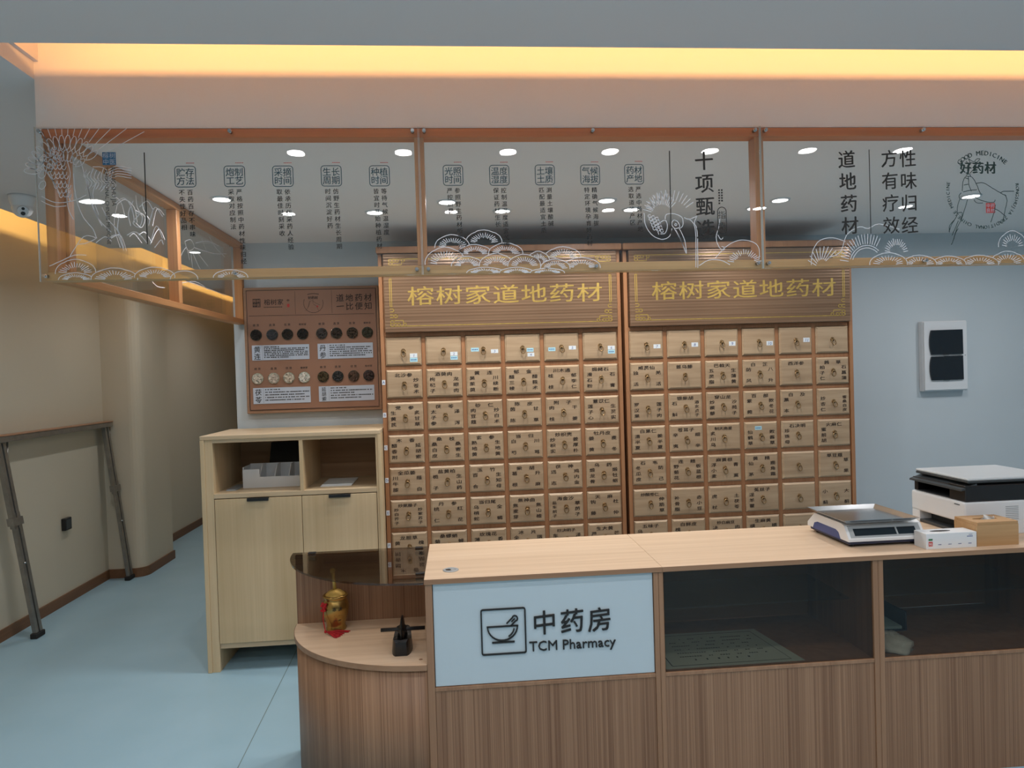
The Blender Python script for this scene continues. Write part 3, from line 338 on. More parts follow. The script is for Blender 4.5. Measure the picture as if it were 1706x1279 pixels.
 'B': '174,2058 174,2062 174,2066 173,2070 172,2074 170,2078 168,2082 165,2085 161,2088 157,2091 153,2094 148,2096 143,2097 139,2099 134,2101 129,2103 123,2104 118,2105 112,2106 107,2105 101,2105 96,2104 90,2103 86,2101 81,2098 76,2096 71,2094 67,2092 63,2089 59,2086 56,2083 53,2080 51,2076 49,2072;137,2062 148,2063 160,2065;139,2066 149,2069 158,2071;137,2070 145,2073 153,2076;131,2072 140,2077 150,2083;130,2076 136,2082 142,2087;123,2075 128,2082 133,2089;119,2078 122,2085 125,2092;114,2080 116,2088 117,2096;109,2077 108,2086 107,2094;103,2080 101,2087 98,2094;98,2078 94,2085 90,2091;96,2074 89,2080 82,2087;89,2074 82,2078 75,2083;88,2069 79,2074 69,2078;86,2066 75,2069 65,2072;81,2063 72,2065 64,2066;59,2056 56,2063 51,2070 44,2076 36,2081 26,2085 17,2088 6,2090 -5,2091 -15,2089 -25,2086 -34,2082 -43,2077 -51,2072 -56,2065 -60,2057 -61,2050 -62,2046;23,2047 37,2049 50,2050;27,2052 38,2055 48,2057;22,2054 33,2059 44,2064;22,2059 28,2063 35,2067;17,2061 24,2067 31,2074;12,2063 17,2070 22,2076;7,2062 10,2070 14,2078;2,2063 3,2070 5,2078;-3,2065 -3,2072 -4,2079;-8,2065 -10,2071 -12,2077;-13,2064 -18,2071 -22,2078;-18,2062 -24,2069 -31,2075;-22,2059 -29,2064 -36,2069;-21,2054 -32,2059 -43,2064;-24,2051 -34,2054 -44,2058;-28,2049 -38,2050 -48,2052;131,2037 128,2039 125,2042 121,2044 117,2046 113,2047 108,2049 103,2050 99,2052 94,2053 89,2054 83,2055 78,2055 73,2055 67,2055 62,2054 57,2053 53,2051 48,2050 44,2048 39,2047 35,2045 31,2043 28,2041 24,2039 22,2036 20,2033;103,2022 109,2023 115,2023 121,2024;103,2025 112,2027 121,2029;99,2027 110,2031 121,2034;97,2030 106,2034 115,2038;93,2031 99,2036 106,2040;90,2033 95,2039 100,2045;84,2033 88,2040 92,2047;80,2037 81,2042 83,2048;75,2036 74,2041 74,2045;70,2035 67,2041 64,2048;67,2032 62,2038 57,2044;62,2032 55,2037 49,2042;58,2030 50,2034 42,2039;53,2029 46,2031 39,2034;55,2025 45,2028 35,2030;53,2023 43,2024 33,2025;246,2017 247,2024 245,2031 241,2038 234,2044 226,2049 217,2052 208,2056 198,2058 187,2059 176,2059 166,2057 157,2053 148,2049 140,2045 133,2040 128,2033 126,2026 125,2019;216,2021 226,2022 236,2023;209,2023 220,2026 232,2029;208,2027 217,2030 227,2034;205,2029 214,2034 223,2039;203,2032 209,2037 216,2042;198,2033 203,2039 208,2045;193,2033 197,2041 200,2049;189,2037 190,2043 191,2049;184,2034 183,2041 183,2048;179,2035 176,2042 173,2049;174,2035 170,2041 165,2046;169,2033 163,2039 157,2044;167,2030 159,2035 151,2040;163,2028 154,2032 144,2036;162,2025 151,2028 140,2030;160,2022 150,2023 140,2024;453,2004 453,2007 452,2011 451,2014 449,2018 447,2021 444,2024 440,2027 436,2029 432,2032 427,2033 422,2035 417,2037 412,2039 407,2040 402,2041 396,2042 390,2043 385,2042 379,2042 373,2041 368,2040 363,2038 358,2036 353,2034 349,2033 344,2030 340,2028 336,2026 333,2023 330,2020 328,2016;417,2004 429,2005 441,2006;413,2006 425,2009 437,2012;413,2010 424,2014 436,2018;413,2014 420,2018 427,2022;408,2016 415,2022 422,2027;402,2016 407,2023 413,2029;397,2016 401,2025 405,2033;392,2019 394,2027 395,2034;387,2020 386,2027 385,2034;381,2019 379,2026 376,2032;378,2016 372,2023 367,2030;374,2014 367,2020 360,2026;367,2014 361,2018 354,2022;368,2010 358,2014 348,2018;360,2009 352,2011 344,2013;365,2004 351,2006 337,2008;341,1999 339,2003 338,2006 336,2009 334,2012 331,2015 328,2017 325,2019 322,2021 319,2022 316,2024 312,2026 309,2027 305,2028 302,2028 298,2028 294,2028 291,2026 287,2025 284,2023 281,2021 277,2020 274,2018 272,2015;317,1988 321,1989;318,1992 326,1994 333,1997;318,1996 324,1999 330,2002;315,1998 320,2002 324,2006;313,2001 317,2006 321,2011;309,2002 312,2008 315,2013;306,2004 309,2011 311,2019;302,2001 303,2009 304,2017;299,2004 299,2012 298,2020;296,2002 294,2009 292,2016;291,2004 288,2012 286,2015;37,2016 30,2025 21,2032 10,2037 -1,2042 -12,2046 -25,2048 -37,2047 -49,2044 -60,2038 -71,2033 -80,2026 -88,2018 -94,2008 -97,1998 -97,1987;1,1999 12,2005 22,2010;-3,2003 7,2010 17,2018;-5,2008 1,2015 7,2021;-14,2007 -6,2018 1,2029;-16,2013 -13,2022 -10,2031;-23,2012 -21,2023 -20,2035;-29,2010 -30,2021 -30,2032;-34,2009 -38,2021 -41,2032;-39,2008 -45,2018 -50,2027;-46,2008 -54,2017 -62,2027;-48,2003 -59,2011 -69,2019;-52,2000 -64,2006 -76,2013;-56,1996 -67,1999 -77,2003;-55,1990 -67,1992 -78,1994;95,1998 89,2003 81,2006 73,2009 64,2012 55,2014 45,2014 35,2013 27,2010 18,2007 11,2004 4,2000 -1,1995 -5,1989 -6,1983 -6,1980;72,1981 82,1982 91,1983;70,1983 79,1985 89,1988;69,1986 78,1989 88,1993;65,1988 75,1993 84,1998;64,1990 70,1995 76,2000;60,1992 65,1998 70,2004;56,1994 59,2000 62,2005;51,1994 53,2000 54,2007;47,1995 46,2000 45,2005;42,1994 39,2000 37,2007;38,1992 34,1997 31,2002;35,1990 29,1996 22,2001;30,1990 23,1994 15,1999;27,1988 20,1990 13,1993;28,1984 19,1986 10,1989;27,1982 16,1983 5,1984;203,2002 196,2008 188,2013 179,2016 169,2020 159,2022 148,2022 137,2021 128,2018 118,2014 110,2009 102,2004 97,1997 93,1990 92,1982 91,1978;181,1980 186,1981 192,1981;176,1983 182,1985 188,1986 194,1988;174,1986 184,1990 193,1994;173,1990 180,1994 187,1999;167,1991 175,1998 183,2006;164,1993 169,2000 174,2007;160,1996 163,2004 167,2011;155,1994 156,2002 157,2011;150,1996 149,2004 149,2012;146,1994 143,2003 140,2011;139,1997 135,2002 132,2008;136,1993 131,1998 125,2004;134,1990 125,1996 116,2002;132,1987 120,1992 109,1997;125,1985 117,1987 110,1989;123,1981 114,1983 105,1984;308,1974 308,1982 307,1989 303,1996 297,2002 289,2007 280,2010 272,2014 262,2017 252,2018 241,2018 231,2015 223,2012 214,2008 206,2003 200,1998 195,1991 193,1984 192,1976;278,1978 288,1979 298,1980;273,1981 284,1984 295,1986;273,1985 283,1989 292,1992;269,1986 278,1992 287,1997;268,1991 274,1996 280,2002;263,1991 267,1997 271,2003;258,1993 261,1999 264,2006;254,1994 255,2002 256,2009;249,1994 248,2000 247,2007;244,1994 241,2001 238,2008;240,1990 235,1999 229,2007;235,1991 230,1996 225,2001;230,1989 224,1993 218,1997;230,1985 220,1989 210,1994;226,1982 217,1985 207,1988;224,1979 215,1980 205,1982;522,1965 522,1968 522,1971 521,1975 520,1978 518,1981 515,1984 512,1987 508,1989 504,1991 499,1994 494,1995 489,1997 484,1998 479,2000 473,2001 468,2002 462,2003 456,2004 450,2003 444,2003 438,2002 432,2001 427,2000 422,1998 417,1996 412,1995 408,1993 403,1991 399,1988;483,1968 494,1969 506,1970;480,1971 493,1973 507,1976;482,1974 492,1977 501,1980;479,1977 487,1981 495,1984;472,1978 480,1983 488,1988;470,1981 474,1986 478,1990;463,1981 467,1987 470,1993;458,1983 459,1989 460,1994;453,1981 452,1988 451,1994;447,1982 444,1988 440,1995;442,1980 436,1987 430,1993;439,1978 431,1983 424,1989;435,1976 426,1981 418,1985;428,1975 418,1979 408,1982;429,1972 424,1973 418,1974 413,1975;426,1969 420,1970 413,1971;413,1963 413,1966 413,1969 412,1972 412,1975 410,1978 408,1981 405,1984 403,1986 399,1988 396,1990 392,1992 388,1993 384,1995 380,1996 375,1997 371,1999 366,1999 361,2000 357,1999 352,1999 347,1998 343,1997 339,1996 335,1994 331,1993 327,1991 323,1989 320,1987 317,1985 314,1983 312,1980 310,1977 309,1974 308,1971 307,1968;385,1966 394,1967 404,1968;383,1969 391,1971 398,1973;380,1971 388,1974 395,1977;378,1974 385,1978 393,1982;374,1975 380,1980 386,1985;372,1978 375,1982 379,1987;368,1980 371,1985 373,1991;363,1981 364,1986 365,1991;359,1979 358,1985 357,1992;354,1979 351,1986 349,1992;350,1978 346,1983 343,1988;345,1977 340,1982 335,1986;343,1975 336,1979 329,1983;343,1971 333,1975 323,1979;338,1970 329,1972 321,1974;337,1967 328,1968 319,1969;169,1965 161,1968 151,1970 141,1972 131,1973 120,1975 108,1975 96,1974 86,1973 76,1971 67,1969 59,1967 53,1964 49,1961 47,1957 47,1956;140,1955 146,1956 152,1956 159,1956;137,1957 150,1958 163,1959;139,1959 148,1960 158,1962;135,1960 145,1962 155,1965;133,1962 138,1964 144,1966;127,1962 132,1965 138,1968;120,1962 124,1965 128,1969;116,1962 117,1966 118,1969;111,1963 110,1967 108,1971;106,1963 102,1967 98,1971;100,1963 95,1965 91,1968;94,1962 88,1965 81,1968;89,1961 81,1964 73,1966;87,1960 78,1961 69,1963;84,1958 73,1960 61,1961;82,1957 72,1957 62,1958;279,1960 274,1963 266,1966 258,1968 248,1970 239,1972 228,1973 218,1973 207,1972 197,1971 188,1969 180,1967 172,1965 166,1962 163,1959 162,1955 161,1953;250,1953 260,1954 270,1954;245,1955 255,1956 265,1957;243,1956 253,1958 262,1960;241,1957 250,1960 259,1962;240,1959 246,1962 252,1964;234,1960 240,1963 245,1966;230,1960 233,1964 236,1967;225,1962 226,1965 227,1968;220,1960 219,1965 218,1969;215,1961 212,1964 210,1967;211,1960 206,1964 201,1967;206,1960 200,1962 194,1965;205,1958 196,1960 188,1963;198,1958 191,1959 183,1961;198,1956 188,1957 179,1959;198,1954 187,1955 177,1956;393,1949 393,1952 391,1955 387,1958 381,1960 373,1963 363,1964 354,1966 344,1967 333,1968 322,1967 312,1967 302,1965 293,1964 285,1962 278,1960 274,1957 271,1954 271,1951;358,1951 368,1951 378,1952;355,1952 365,1953 376,1954;354,1953 364,1955 374,1956;350,1954 358,1956 367,1958;349,1956 355,1958 362,1960;345,1957 349,1959 353,1961;340,1957 343,1960 346,1963;335,1957 336,1960 338,1964;330,1957 329,1960 328,1963;325,1957 322,1960 320,1963;320,1957 316,1960 311,1962;318,1956 311,1958 305,1961;311,1956 304,1958 297,1960;308,1955 299,1956 291,1958;304,1954 296,1955 288,1956;307,1952 297,1953 286,1953',
 'C': '714,2162 682,2171;719,2166 694,2177;718,2171 688,2186;721,2170 698,2188;723,2179 696,2199;724,2175 703,2198;731,2186 707,2211;727,2179 710,2207;739,2192 720,2222;732,2182 717,2215;749,2197 735,2230;736,2185 726,2221;760,2201 750,2236;742,2186 735,2226;771,2203 767,2239;747,2188 744,2229;782,2204 784,2240;753,2188 754,2229;793,2202 801,2238;758,2187 764,2228;804,2200 817,2234;764,2186 774,2225;815,2196 832,2227;769,2184 782,2220;824,2190 846,2219;773,2181 790,2213;832,2184 858,2208;777,2177 797,2205;839,2176 868,2195;781,2173 803,2195;711,2147 710,2144 707,2142 704,2142 701,2144 700,2147 701,2150 704,2152 708,2152 710,2150;725,2142 724,2139 721,2137 717,2137 714,2139 714,2142 715,2146 718,2148 721,2148 724,2145;738,2138 737,2134 734,2132 731,2133 728,2135 727,2138 728,2141 731,2143 735,2143 737,2141;716,2136 714,2132 712,2131 708,2131 705,2133 704,2136 706,2139 708,2141 712,2141 715,2139;729,2131 728,2128 725,2126 721,2126 719,2128 718,2131 719,2135 722,2137 725,2136 728,2134;743,2127 741,2123 738,2121 735,2121 732,2123 731,2127 732,2130 735,2132 739,2132 742,2130;720,2125 719,2121 716,2119 712,2119 709,2122 709,2125 710,2128 713,2130 716,2130 719,2128;733,2120 732,2117 729,2115 726,2115 723,2117 722,2120 723,2123 726,2125 730,2125 732,2123;747,2115 746,2112 743,2110 739,2110 736,2112 735,2116 737,2119 740,2121 743,2121 746,2119;724,2114 723,2110 720,2108 716,2108 714,2110 713,2114 714,2117 717,2119 720,2119 723,2117;738,2109 736,2106 733,2104 730,2104 727,2106 726,2109 727,2112 730,2114 734,2114 737,2112;751,2104 750,2101 747,2099 743,2099 741,2101 740,2105 741,2108 744,2110 747,2110 750,2108;728,2102 727,2099 724,2097 721,2097 718,2099 717,2103 718,2106 721,2108 725,2108 727,2106;742,2098 741,2095 738,2093 734,2093 731,2095 730,2098 732,2101 735,2103 738,2103 741,2101;755,2093 754,2090 751,2088 748,2088 745,2090 744,2093 745,2097 748,2099 752,2098 754,2096;686,2158 687,2150 687,2138 688,2125 691,2114 695,2104 701,2094 708,2085 715,2078 723,2072 732,2068 740,2065 749,2063 757,2064 765,2066 772,2070 777,2074 781,2080 784,2089 785,2096 787,2102;738,2080 737,2084 735,2090 733,2096 733,2102 734,2108 737,2114 741,2120 745,2124 750,2127 755,2130 761,2131 765,2130 767,2126 769,2120 770,2114 770,2107 769,2101 767,2095 764,2089 761,2085 757,2083 752,2083 747,2083 744,2083;762,2135 763,2138 763,2143 765,2148 768,2152 774,2154 781,2155 789,2155 797,2154 804,2152 812,2149 820,2145 825,2140 827,2134 828,2126 828,2118 827,2112 824,2107 820,2104 815,2101 812,2099;787,2124 789,2126 791,2128 793,2131 796,2132 799,2131 803,2129 807,2127 810,2123 812,2120 814,2115 816,2110 815,2107 813,2104 809,2103 805,2102 801,2101 797,2102 794,2104 791,2107 789,2110 787,2113 787,2117 787,2121 787,2124;795,2102 799,2095 805,2085 811,2074 817,2062 823,2048 829,2031 834,2017 837,2011 838,2016 837,2028 835,2043 833,2057 829,2068 824,2080 819,2091 815,2098;801,2096 805,2088 811,2076 817,2063 822,2051 826,2041 830,2032 833,2023 835,2018;833,2139 837,2138 841,2136 847,2134 853,2134 860,2136 868,2140 876,2143 881,2146;847,2137 852,2133 860,2127 867,2118 872,2100 874,2070 873,2029 872,1989 871,1961;881,2146 878,2141 875,2135 871,2127 870,2120 871,2115 874,2111 877,2104 879,2089 880,2061 879,2022 879,1984 878,1959;965,2155 965,2147 964,2135 963,2123 961,2110 958,2099 954,2088 950,2076 949,2066 950,2056 952,2047 956,2039 959,2032 963,2028 967,2024 970,2022 973,2021 976,2022 978,2024 979,2027 979,2029 977,2031 974,2033 970,2034 968,2035;974,2066 973,2064 971,2062 968,2060 966,2060 963,2063 960,2068 957,2074 955,2077;805,2115 804,2113 802,2111 799,2112 797,2114 798,2117 799,2119 802,2119 804,2118 805,2115;1094,1977 1105,1979 1116,1980;1088,1981 1099,1984 1109,1987;1089,1987 1100,1992 1112,1997;1084,1991 1092,1995 1100,2000;1077,1992 1085,1999 1094,2006;1073,1996 1079,2003 1086,2011;1067,1997 1074,2008 1080,2018;1064,2004 1066,2011 1069,2018;1057,2006 1058,2014 1059,2021;1050,2005 1050,2015 1049,2024;1043,2005 1041,2011 1040,2017;1039,1999 1034,2009 1029,2019;1030,2001 1026,2006 1022,2012;1029,1994 1019,2003 1010,2011;1026,1990 1015,1997 1005,2003;1021,1987 1009,1992 997,1998;1013,1984 1005,1986 997,1989;1013,1978 1001,1980 989,1982;944,1994 952,2002 964,2015 976,2027 989,2036 1003,2045 1017,2051 1031,2055 1044,2057 1058,2056 1072,2053 1087,2048 1098,2041 1104,2033 1108,2023 1109,2013 1109,2002 1107,1991 1105,1983;883,1967 892,1972 904,1980 918,1986 933,1988 949,1987 964,1985 977,1980 989,1973 998,1968',
 'E': '1303,1962 1304,1977 1306,1997 1311,2016 1319,2030 1328,2043 1340,2052 1355,2057 1371,2060 1388,2060 1405,2056 1422,2050 1435,2045;1322,1960 1291,1979;1325,1967 1299,1995;1328,1973 1310,2009;1333,1977 1323,2019;1338,1980 1338,2026;1343,1981 1354,2029;1349,1981 1370,2028;1354,1978 1385,2022;1358,1975 1399,2013;1368,1987 1381,1991 1400,1997 1416,2008 1425,2027 1432,2051 1441,2070 1456,2083 1473,2092 1489,2098 1502,2098 1513,2093 1525,2092 1537,2097 1550,2105 1567,2108 1593,2103 1623,2094 1645,2087;1446,1973 1413,1978;1447,1982 1416,1992;1450,1990 1421,2004;1454,1998 1426,2016;1459,2006 1433,2028;1465,2012 1442,2038;1471,2019 1451,2047;1478,2024 1461,2055;1486,2028 1473,2061;1494,2031 1484,2066;1503,2034 1497,2070;1511,2035 1509,2072;1520,2035 1522,2072;1529,2034 1535,2070;1537,2032 1547,2067;1545,2029 1559,2063;1553,2025 1570,2056;1557,2003 1548,2011 1538,2016 1526,2020 1514,2021 1503,2019 1491,2015 1481,2008 1473,1999 1466,1989 1462,1978;1563,2009 1553,2018 1541,2025 1528,2029 1514,2030 1501,2028 1488,2023 1476,2015 1466,2005 1458,1993 1453,1980;1658,2005 1667,2006 1676,2008;1657,2011 1665,2014 1673,2018;1652,2014 1660,2020 1669,2026;1651,2021 1658,2028 1665,2035;1646,2022 1652,2031 1658,2041;1643,2028 1648,2038 1653,2049;1639,2030 1641,2040 1644,2051;1634,2029 1635,2040 1636,2051;1629,2031 1628,2041 1628,2050;1624,2028 1621,2041 1619,2054;1619,2028 1616,2037 1612,2046;1617,2022 1610,2034 1602,2045;1611,2021 1604,2030 1596,2038;1607,2017 1600,2023 1592,2028;1605,2011 1596,2016 1587,2020;1607,2005 1597,2007 1586,2009;2143,2014 2144,2024 2142,2035 2138,2045 2132,2053 2125,2060 2117,2065 2108,2070 2099,2074 2089,2076 2079,2075 2069,2071 2061,2066 2053,2060 2045,2054 2039,2046 2034,2036 2032,2026 2032,2016;2110,2019 2120,2020 2131,2022;2113,2026 2120,2029 2127,2032;2108,2030 2115,2035 2122,2041;2102,2032 2110,2042 2118,2051;2098,2036 2103,2045 2107,2054;2093,2038 2096,2049 2099,2061;2088,2041 2088,2050 2089,2058;2083,2038 2080,2051 2078,2063;2078,2036 2073,2047 2068,2057;2072,2034 2066,2043 2059,2052;2068,2031 2059,2038 2051,2044;2065,2026 2057,2029 2049,2033;2065,2019 2056,2021 2046,2023;2136,1950 2136,1955 2136,1959 2135,1963 2134,1967 2132,1971 2129,1975 2126,1978 2122,1982 2118,1985 2113,1987 2108,1989 2103,1991 2098,1993 2092,1996 2087,1997 2081,1999 2075,1999 2069,2000 2063,2000 2057,2000 2051,1998 2045,1997 2040,1995 2035,1993 2030,1990 2025,1988 2020,1986 2015,1983 2011,1980 2008,1977;2100,1955 2110,1956 2119,1957;2092,1958 2107,1962 2122,1966;2091,1963 2103,1968 2115,1974;2086,1966 2094,1972 2103,1979;2081,1969 2088,1977 2094,1986;2075,1972 2078,1980 2081,1988;2068,1974 2068,1982 2069,1991;2062,1971 2059,1980 2056,1989;2055,1970 2050,1977 2045,1984;2047,1969 2040,1975 2033,1981;2042,1965 2034,1970 2026,1974;2040,1960 2035,1962 2029,1964 2024,1965;2037,1956 2032,1957;2031,1949 2031,1953 2031,1956 2030,1959 2029,1962 2026,1965 2024,1968 2020,1970 2016,1973 2011,1975 2006,1977 2000,1979 1995,1980 1989,1982 1983,1983 1977,1985 1971,1986 1964,1986 1958,1987 1951,1987 1945,1987 1938,1986 1932,1985 1926,1983 1921,1982 1915,1980 1910,1978 1905,1977 1900,1975 1896,1972 1892,1970;1988,1953 2002,1954 2015,1955;1984,1956 1998,1958 2012,1961;1985,1960 1995,1963 2004,1966;1979,1963 1988,1967 1996,1972;1971,1963 1977,1969 1984,1975;1966,1967 1968,1972 1971,1977;1957,1966 1958,1971 1958,1977;1950,1965 1947,1971 1945,1977;1941,1966 1936,1972 1930,1977;1934,1964 1926,1969 1917,1974;1930,1961 1919,1965 1907,1969;1927,1957 1915,1960 1904,1963;1921,1954 1915,1955 1909,1956 1902,1956;1902,1952 1902,1955 1902,1957 1901,1960 1900,1963 1898,1966 1895,1968 1892,1971 1888,1973 1884,1975 1879,1977 1874,1978 1869,1980 1864,1981 1859,1983 1853,1984 1848,1985 1842,1985 1836,1986 1830,1986 1824,1986 1818,1985 1812,1984 1807,1982 1802,1981 1797,1980 1792,1978 1788,1976 1783,1975 1779,1973;1868,1955 1878,1956 1888,1956;1864,1958 1874,1960 1884,1962;1862,1962 1872,1965 1881,1968;1853,1963 1863,1968 1872,1973;1848,1964 1853,1969 1858,1974;1843,1967 1845,1972 1848,1977;1835,1967 1835,1973 1836,1979;1829,1965 1826,1972 1823,1979;1823,1965 1817,1970 1812,1976;1817,1964 1808,1969 1800,1974;1810,1962 1802,1965 1793,1968;1810,1958 1799,1961 1787,1963;1806,1956 1801,1956 1796,1957 1790,1957;1786,1954 1787,1957 1787,1960 1786,1963 1784,1966 1782,1969 1780,1972 1776,1974 1773,1977 1768,1979 1764,1981 1759,1983 1754,1984 1749,1986 1744,1987 1738,1989 1732,1990 1727,1990 1721,1991 1715,1991 1709,1990 1703,1990 1697,1989 1692,1987 1687,1985 1682,1984 1677,1982 1673,1980 1668,1979 1665,1976;1747,1957 1761,1958 1775,1959;1748,1961 1760,1963 1772,1966;1747,1965 1756,1968 1765,1971;1738,1966 1746,1970 1753,1975;1733,1968 1739,1973 1744,1979;1727,1970 1730,1976 1733,1982;1720,1970 1720,1977 1720,1984;1714,1969 1711,1975 1708,1982;1706,1970 1701,1976 1695,1981;1702,1966 1695,1971 1687,1976;1695,1965 1687,1968 1680,1971;1695,1961 1683,1964 1671,1967;1691,1958 1685,1959 1680,1959 1675,1960;1672,1956 1672,1963 1670,1971 1665,1978 1657,1985 1648,1990 1637,1994 1625,1998 1613,2001 1601,2002 1588,2001 1575,1999 1564,1995 1554,1991 1544,1986 1536,1980 1530,1974 1527,1966 1527,1958;1628,1959 1641,1961 1654,1962;1631,1964 1642,1967 1653,1970;1629,1969 1638,1973 1648,1978;1623,1973 1629,1977 1635,1981;1613,1972 1619,1979 1624,1985;1607,1975 1610,1982 1613,1990;1600,1974 1600,1983 1600,1992;1593,1974 1590,1982 1587,1990;1586,1973 1580,1981 1573,1989;1580,1972 1572,1977 1564,1983;1577,1967 1566,1973 1554,1978;1569,1965 1557,1969 1546,1972;1565,1961 1553,1963 1540,1964',
 'F': '1893,2225 1893,2231 1894,2240 1895,2250 1896,2259 1899,2265 1901,2271 1905,2276 1909,2279 1914,2280 1921,2280 1927,2279 1933,2276 1938,2270 1943,2263 1947,2254 1951,2247 1954,2241 1956,2234 1958,2229 1960,2224 1962,2220 1965,2216 1967,2213 1969,2211;1918,2279 1918,2273 1919,2264 1919,2255 1920,2247 1922,2240 1925,2234 1927,2228 1929,2224;1909,2282 1910,2283 1912,2285 1913,2286 1915,2287 1917,2288 1920,2288 1922,2287 1924,2286 1926,2285 1926,2282 1927,2280 1927,2279;1948,2253 1953,2254 1960,2255 1968,2256 1976,2255 1984,2252 1993,2247 2003,2241 2012,2235 2022,2230 2031,2224 2041,2219 2049,2214 2055,2211 2060,2209 2064,2207 2067,2206;2046,2217 2047,2219 2049,2220 2053,2222 2058,2223 2067,2223 2079,2223 2090,2223 2098,2223;2061,2211 2063,2208 2066,2202 2068,2196 2070,2188 2068,2180 2066,2170 2062,2159 2060,2148 2057,2136 2054,2123 2051,2111 2049,2103;1889,2219 1887,2217 1884,2214 1882,2211 1880,2207 1880,2204 1881,2200 1883,2197 1886,2195 1890,2194 1895,2194 1901,2195 1907,2197 1913,2199 1919,2203 1925,2206 1932,2207 1939,2205 1947,2201 1954,2196 1962,2192 1970,2189 1978,2187 1985,2185 1993,2183 2000,2182 2006,2182 2013,2182 2017,2183 2020,2185 2021,2187 2022,2190 2022,2192;1896,2222 1900,2223 1906,2224 1913,2226 1920,2227 1928,2228 1937,2229 1945,2229 1951,2230;1938,2193 1940,2190 1942,2187 1946,2183 1950,2181 1955,2180 1963,2180 1969,2180 1974,2181;1883,2196 1881,2191 1878,2184 1875,2176 1873,2167 1872,2159 1872,2150 1871,2141 1869,2133 1865,2126 1860,2118 1855,2112 1850,2105 1846,2097 1843,2089 1840,2081 1838,2076;1913,2196 1911,2188 1908,2178 1904,2166 1900,2156 1897,2147 1894,2138 1891,2130 1887,2121 1883,2113 1878,2105 1873,2096 1868,2087 1865,2077 1861,2066 1858,2056 1855,2047 1852,2040 1850,2034 1847,2030 1846,2027;1873,2144 1876,2145 1882,2146 1887,2147 1891,2145 1891,2141 1890,2133 1888,2126 1887,2121;1863,2122 1859,2118 1852,2112 1846,2105 1841,2099 1839,2092 1839,2085 1839,2078 1839,2073;1875,2116 1873,2111 1869,2103 1866,2095 1862,2087 1859,2080 1855,2073 1852,2066 1849,2062;1855,2047 1857,2051 1858,2058 1861,2064 1863,2070 1866,2075 1869,2080 1872,2084 1874,2087;2014,2160 2017,2159 2022,2157 2028,2155 2035,2151 2043,2146 2051,2139 2060,2132 2065,2128;2023,2174 2022,2169 2021,2161 2019,2152 2016,2143 2013,2134 2009,2124 2006,2115 2003,2108;1920,2345 1924,2342 1929,2338 1935,2335 1941,2333 1944,2335 1947,2338 1950,2342 1953,2344 1957,2345 1961,2345 1964,2345 1965,2343 1963,2341 1960,2337 1955,2333 1950,2330 1945,2329 1939,2328 1933,2329 1928,2330 1925,2333 1923,2337 1921,2342 1920,2345;1910,2336 1913,2333 1916,2328 1920,2322 1922,2316 1922,2309 1921,2302 1919,2295 1918,2290;1953,2327 1951,2324 1949,2320 1946,2315 1943,2310 1939,2305 1933,2299 1928,2294 1924,2290;1906,2273 1908,2273 1912,2272 1915,2271 1918,2270;1899,2247 1903,2248 1908,2249 1914,2250 1918,2250',
 'S': '2949,2342 2960,2350 2978,2361 2997,2372 3017,2379 3038,2380 3060,2379 3082,2374 3099,2366 3110,2353 3116,2335 3120,2317 3122,2305;3112,2356 3130,2356 3158,2356 3184,2355 3200,2349 3201,2337 3192,2320 3179,2304 3165,2294 3151,2291 3134,2294 3118,2299 3108,2301;3133,2253 3144,2259 3160,2268 3177,2276 3194,2279 3211,2275 3228,2266 3243,2256 3253,2249;3276,2324 3286,2343 3299,2370 3316,2398 3332,2416 3352,2420 3373,2416 3393,2409 3407,2404;3253,2242 3269,2259 3292,2285 3318,2310 3341,2324 3360,2322 3379,2310 3394,2296 3405,2286;2886,2191 2901,2198 2922,2208 2945,2217 2965,2219 2980,2210 2994,2193 3005,2176 3013,2164;3046,2229 3053,2234 3063,2241 3076,2248 3089,2251 3106,2247 3127,2239 3146,2230 3160,2224;3118,2424 3119,2415 3120,2401 3123,2386 3128,2373 3139,2364 3153,2356 3167,2349 3177,2344;3177,2433 3178,2423 3179,2409 3182,2394 3188,2381 3200,2370 3217,2360 3234,2352 3246,2346;3651,2326 3667,2332 3690,2340 3715,2348 3735,2350 3751,2346 3765,2337 3774,2327 3774,2317 3760,2307 3735,2296 3708,2288 3687,2285 3674,2291 3664,2304 3656,2317 3651,2326;3583,2235 3600,2249 3623,2270 3648,2289 3668,2298 3681,2290 3691,2273 3698,2253 3703,2240;3774,2317 3796,2318 3829,2320 3867,2322 3908,2325 3952,2328 4001,2332 4053,2336 4103,2342 4155,2350 4209,2360 4258,2369 4293,2375;3798,2346 3831,2355 3879,2368 3934,2381 3985,2391 4033,2395 4083,2397 4128,2397 4160,2397;3750,2288 3761,2279 3777,2266 3795,2253 3810,2241 3822,2232 3834,2225 3844,2219 3851,2214;3728,2276 3731,2262 3735,2241 3739,2220 3742,2206;3816,2300 3846,2290 3891,2275 3938,2260 3970,2250;3891,2389 3904,2378 3923,2362 3942,2345 3955,2333;4012,2422 4028,2414 4050,2402 4077,2389 4107,2378 4144,2370 4189,2362 4232,2356 4262,2351;3238,2071 3249,2067 3264,2061 3282,2055 3300,2051 3322,2051 3346,2052 3369,2054 3385,2055;3571,2102 3607,2109 3661,2120 3722,2131 3778,2137 3829,2136 3880,2131 3925,2123 3957,2118;3672,2123 3702,2123 3744,2124 3799,2124 3865,2124 3955,2123 4069,2122 4182,2120 4265,2119;2949,2342 2941,2325 2929,2299 2919,2271 2916,2247 2922,2224 2936,2201 2950,2181 2960,2167;2900,2368 2915,2368 2936,2368 2958,2367 2976,2362 2989,2350 2998,2334 3006,2317 3011,2306',
}

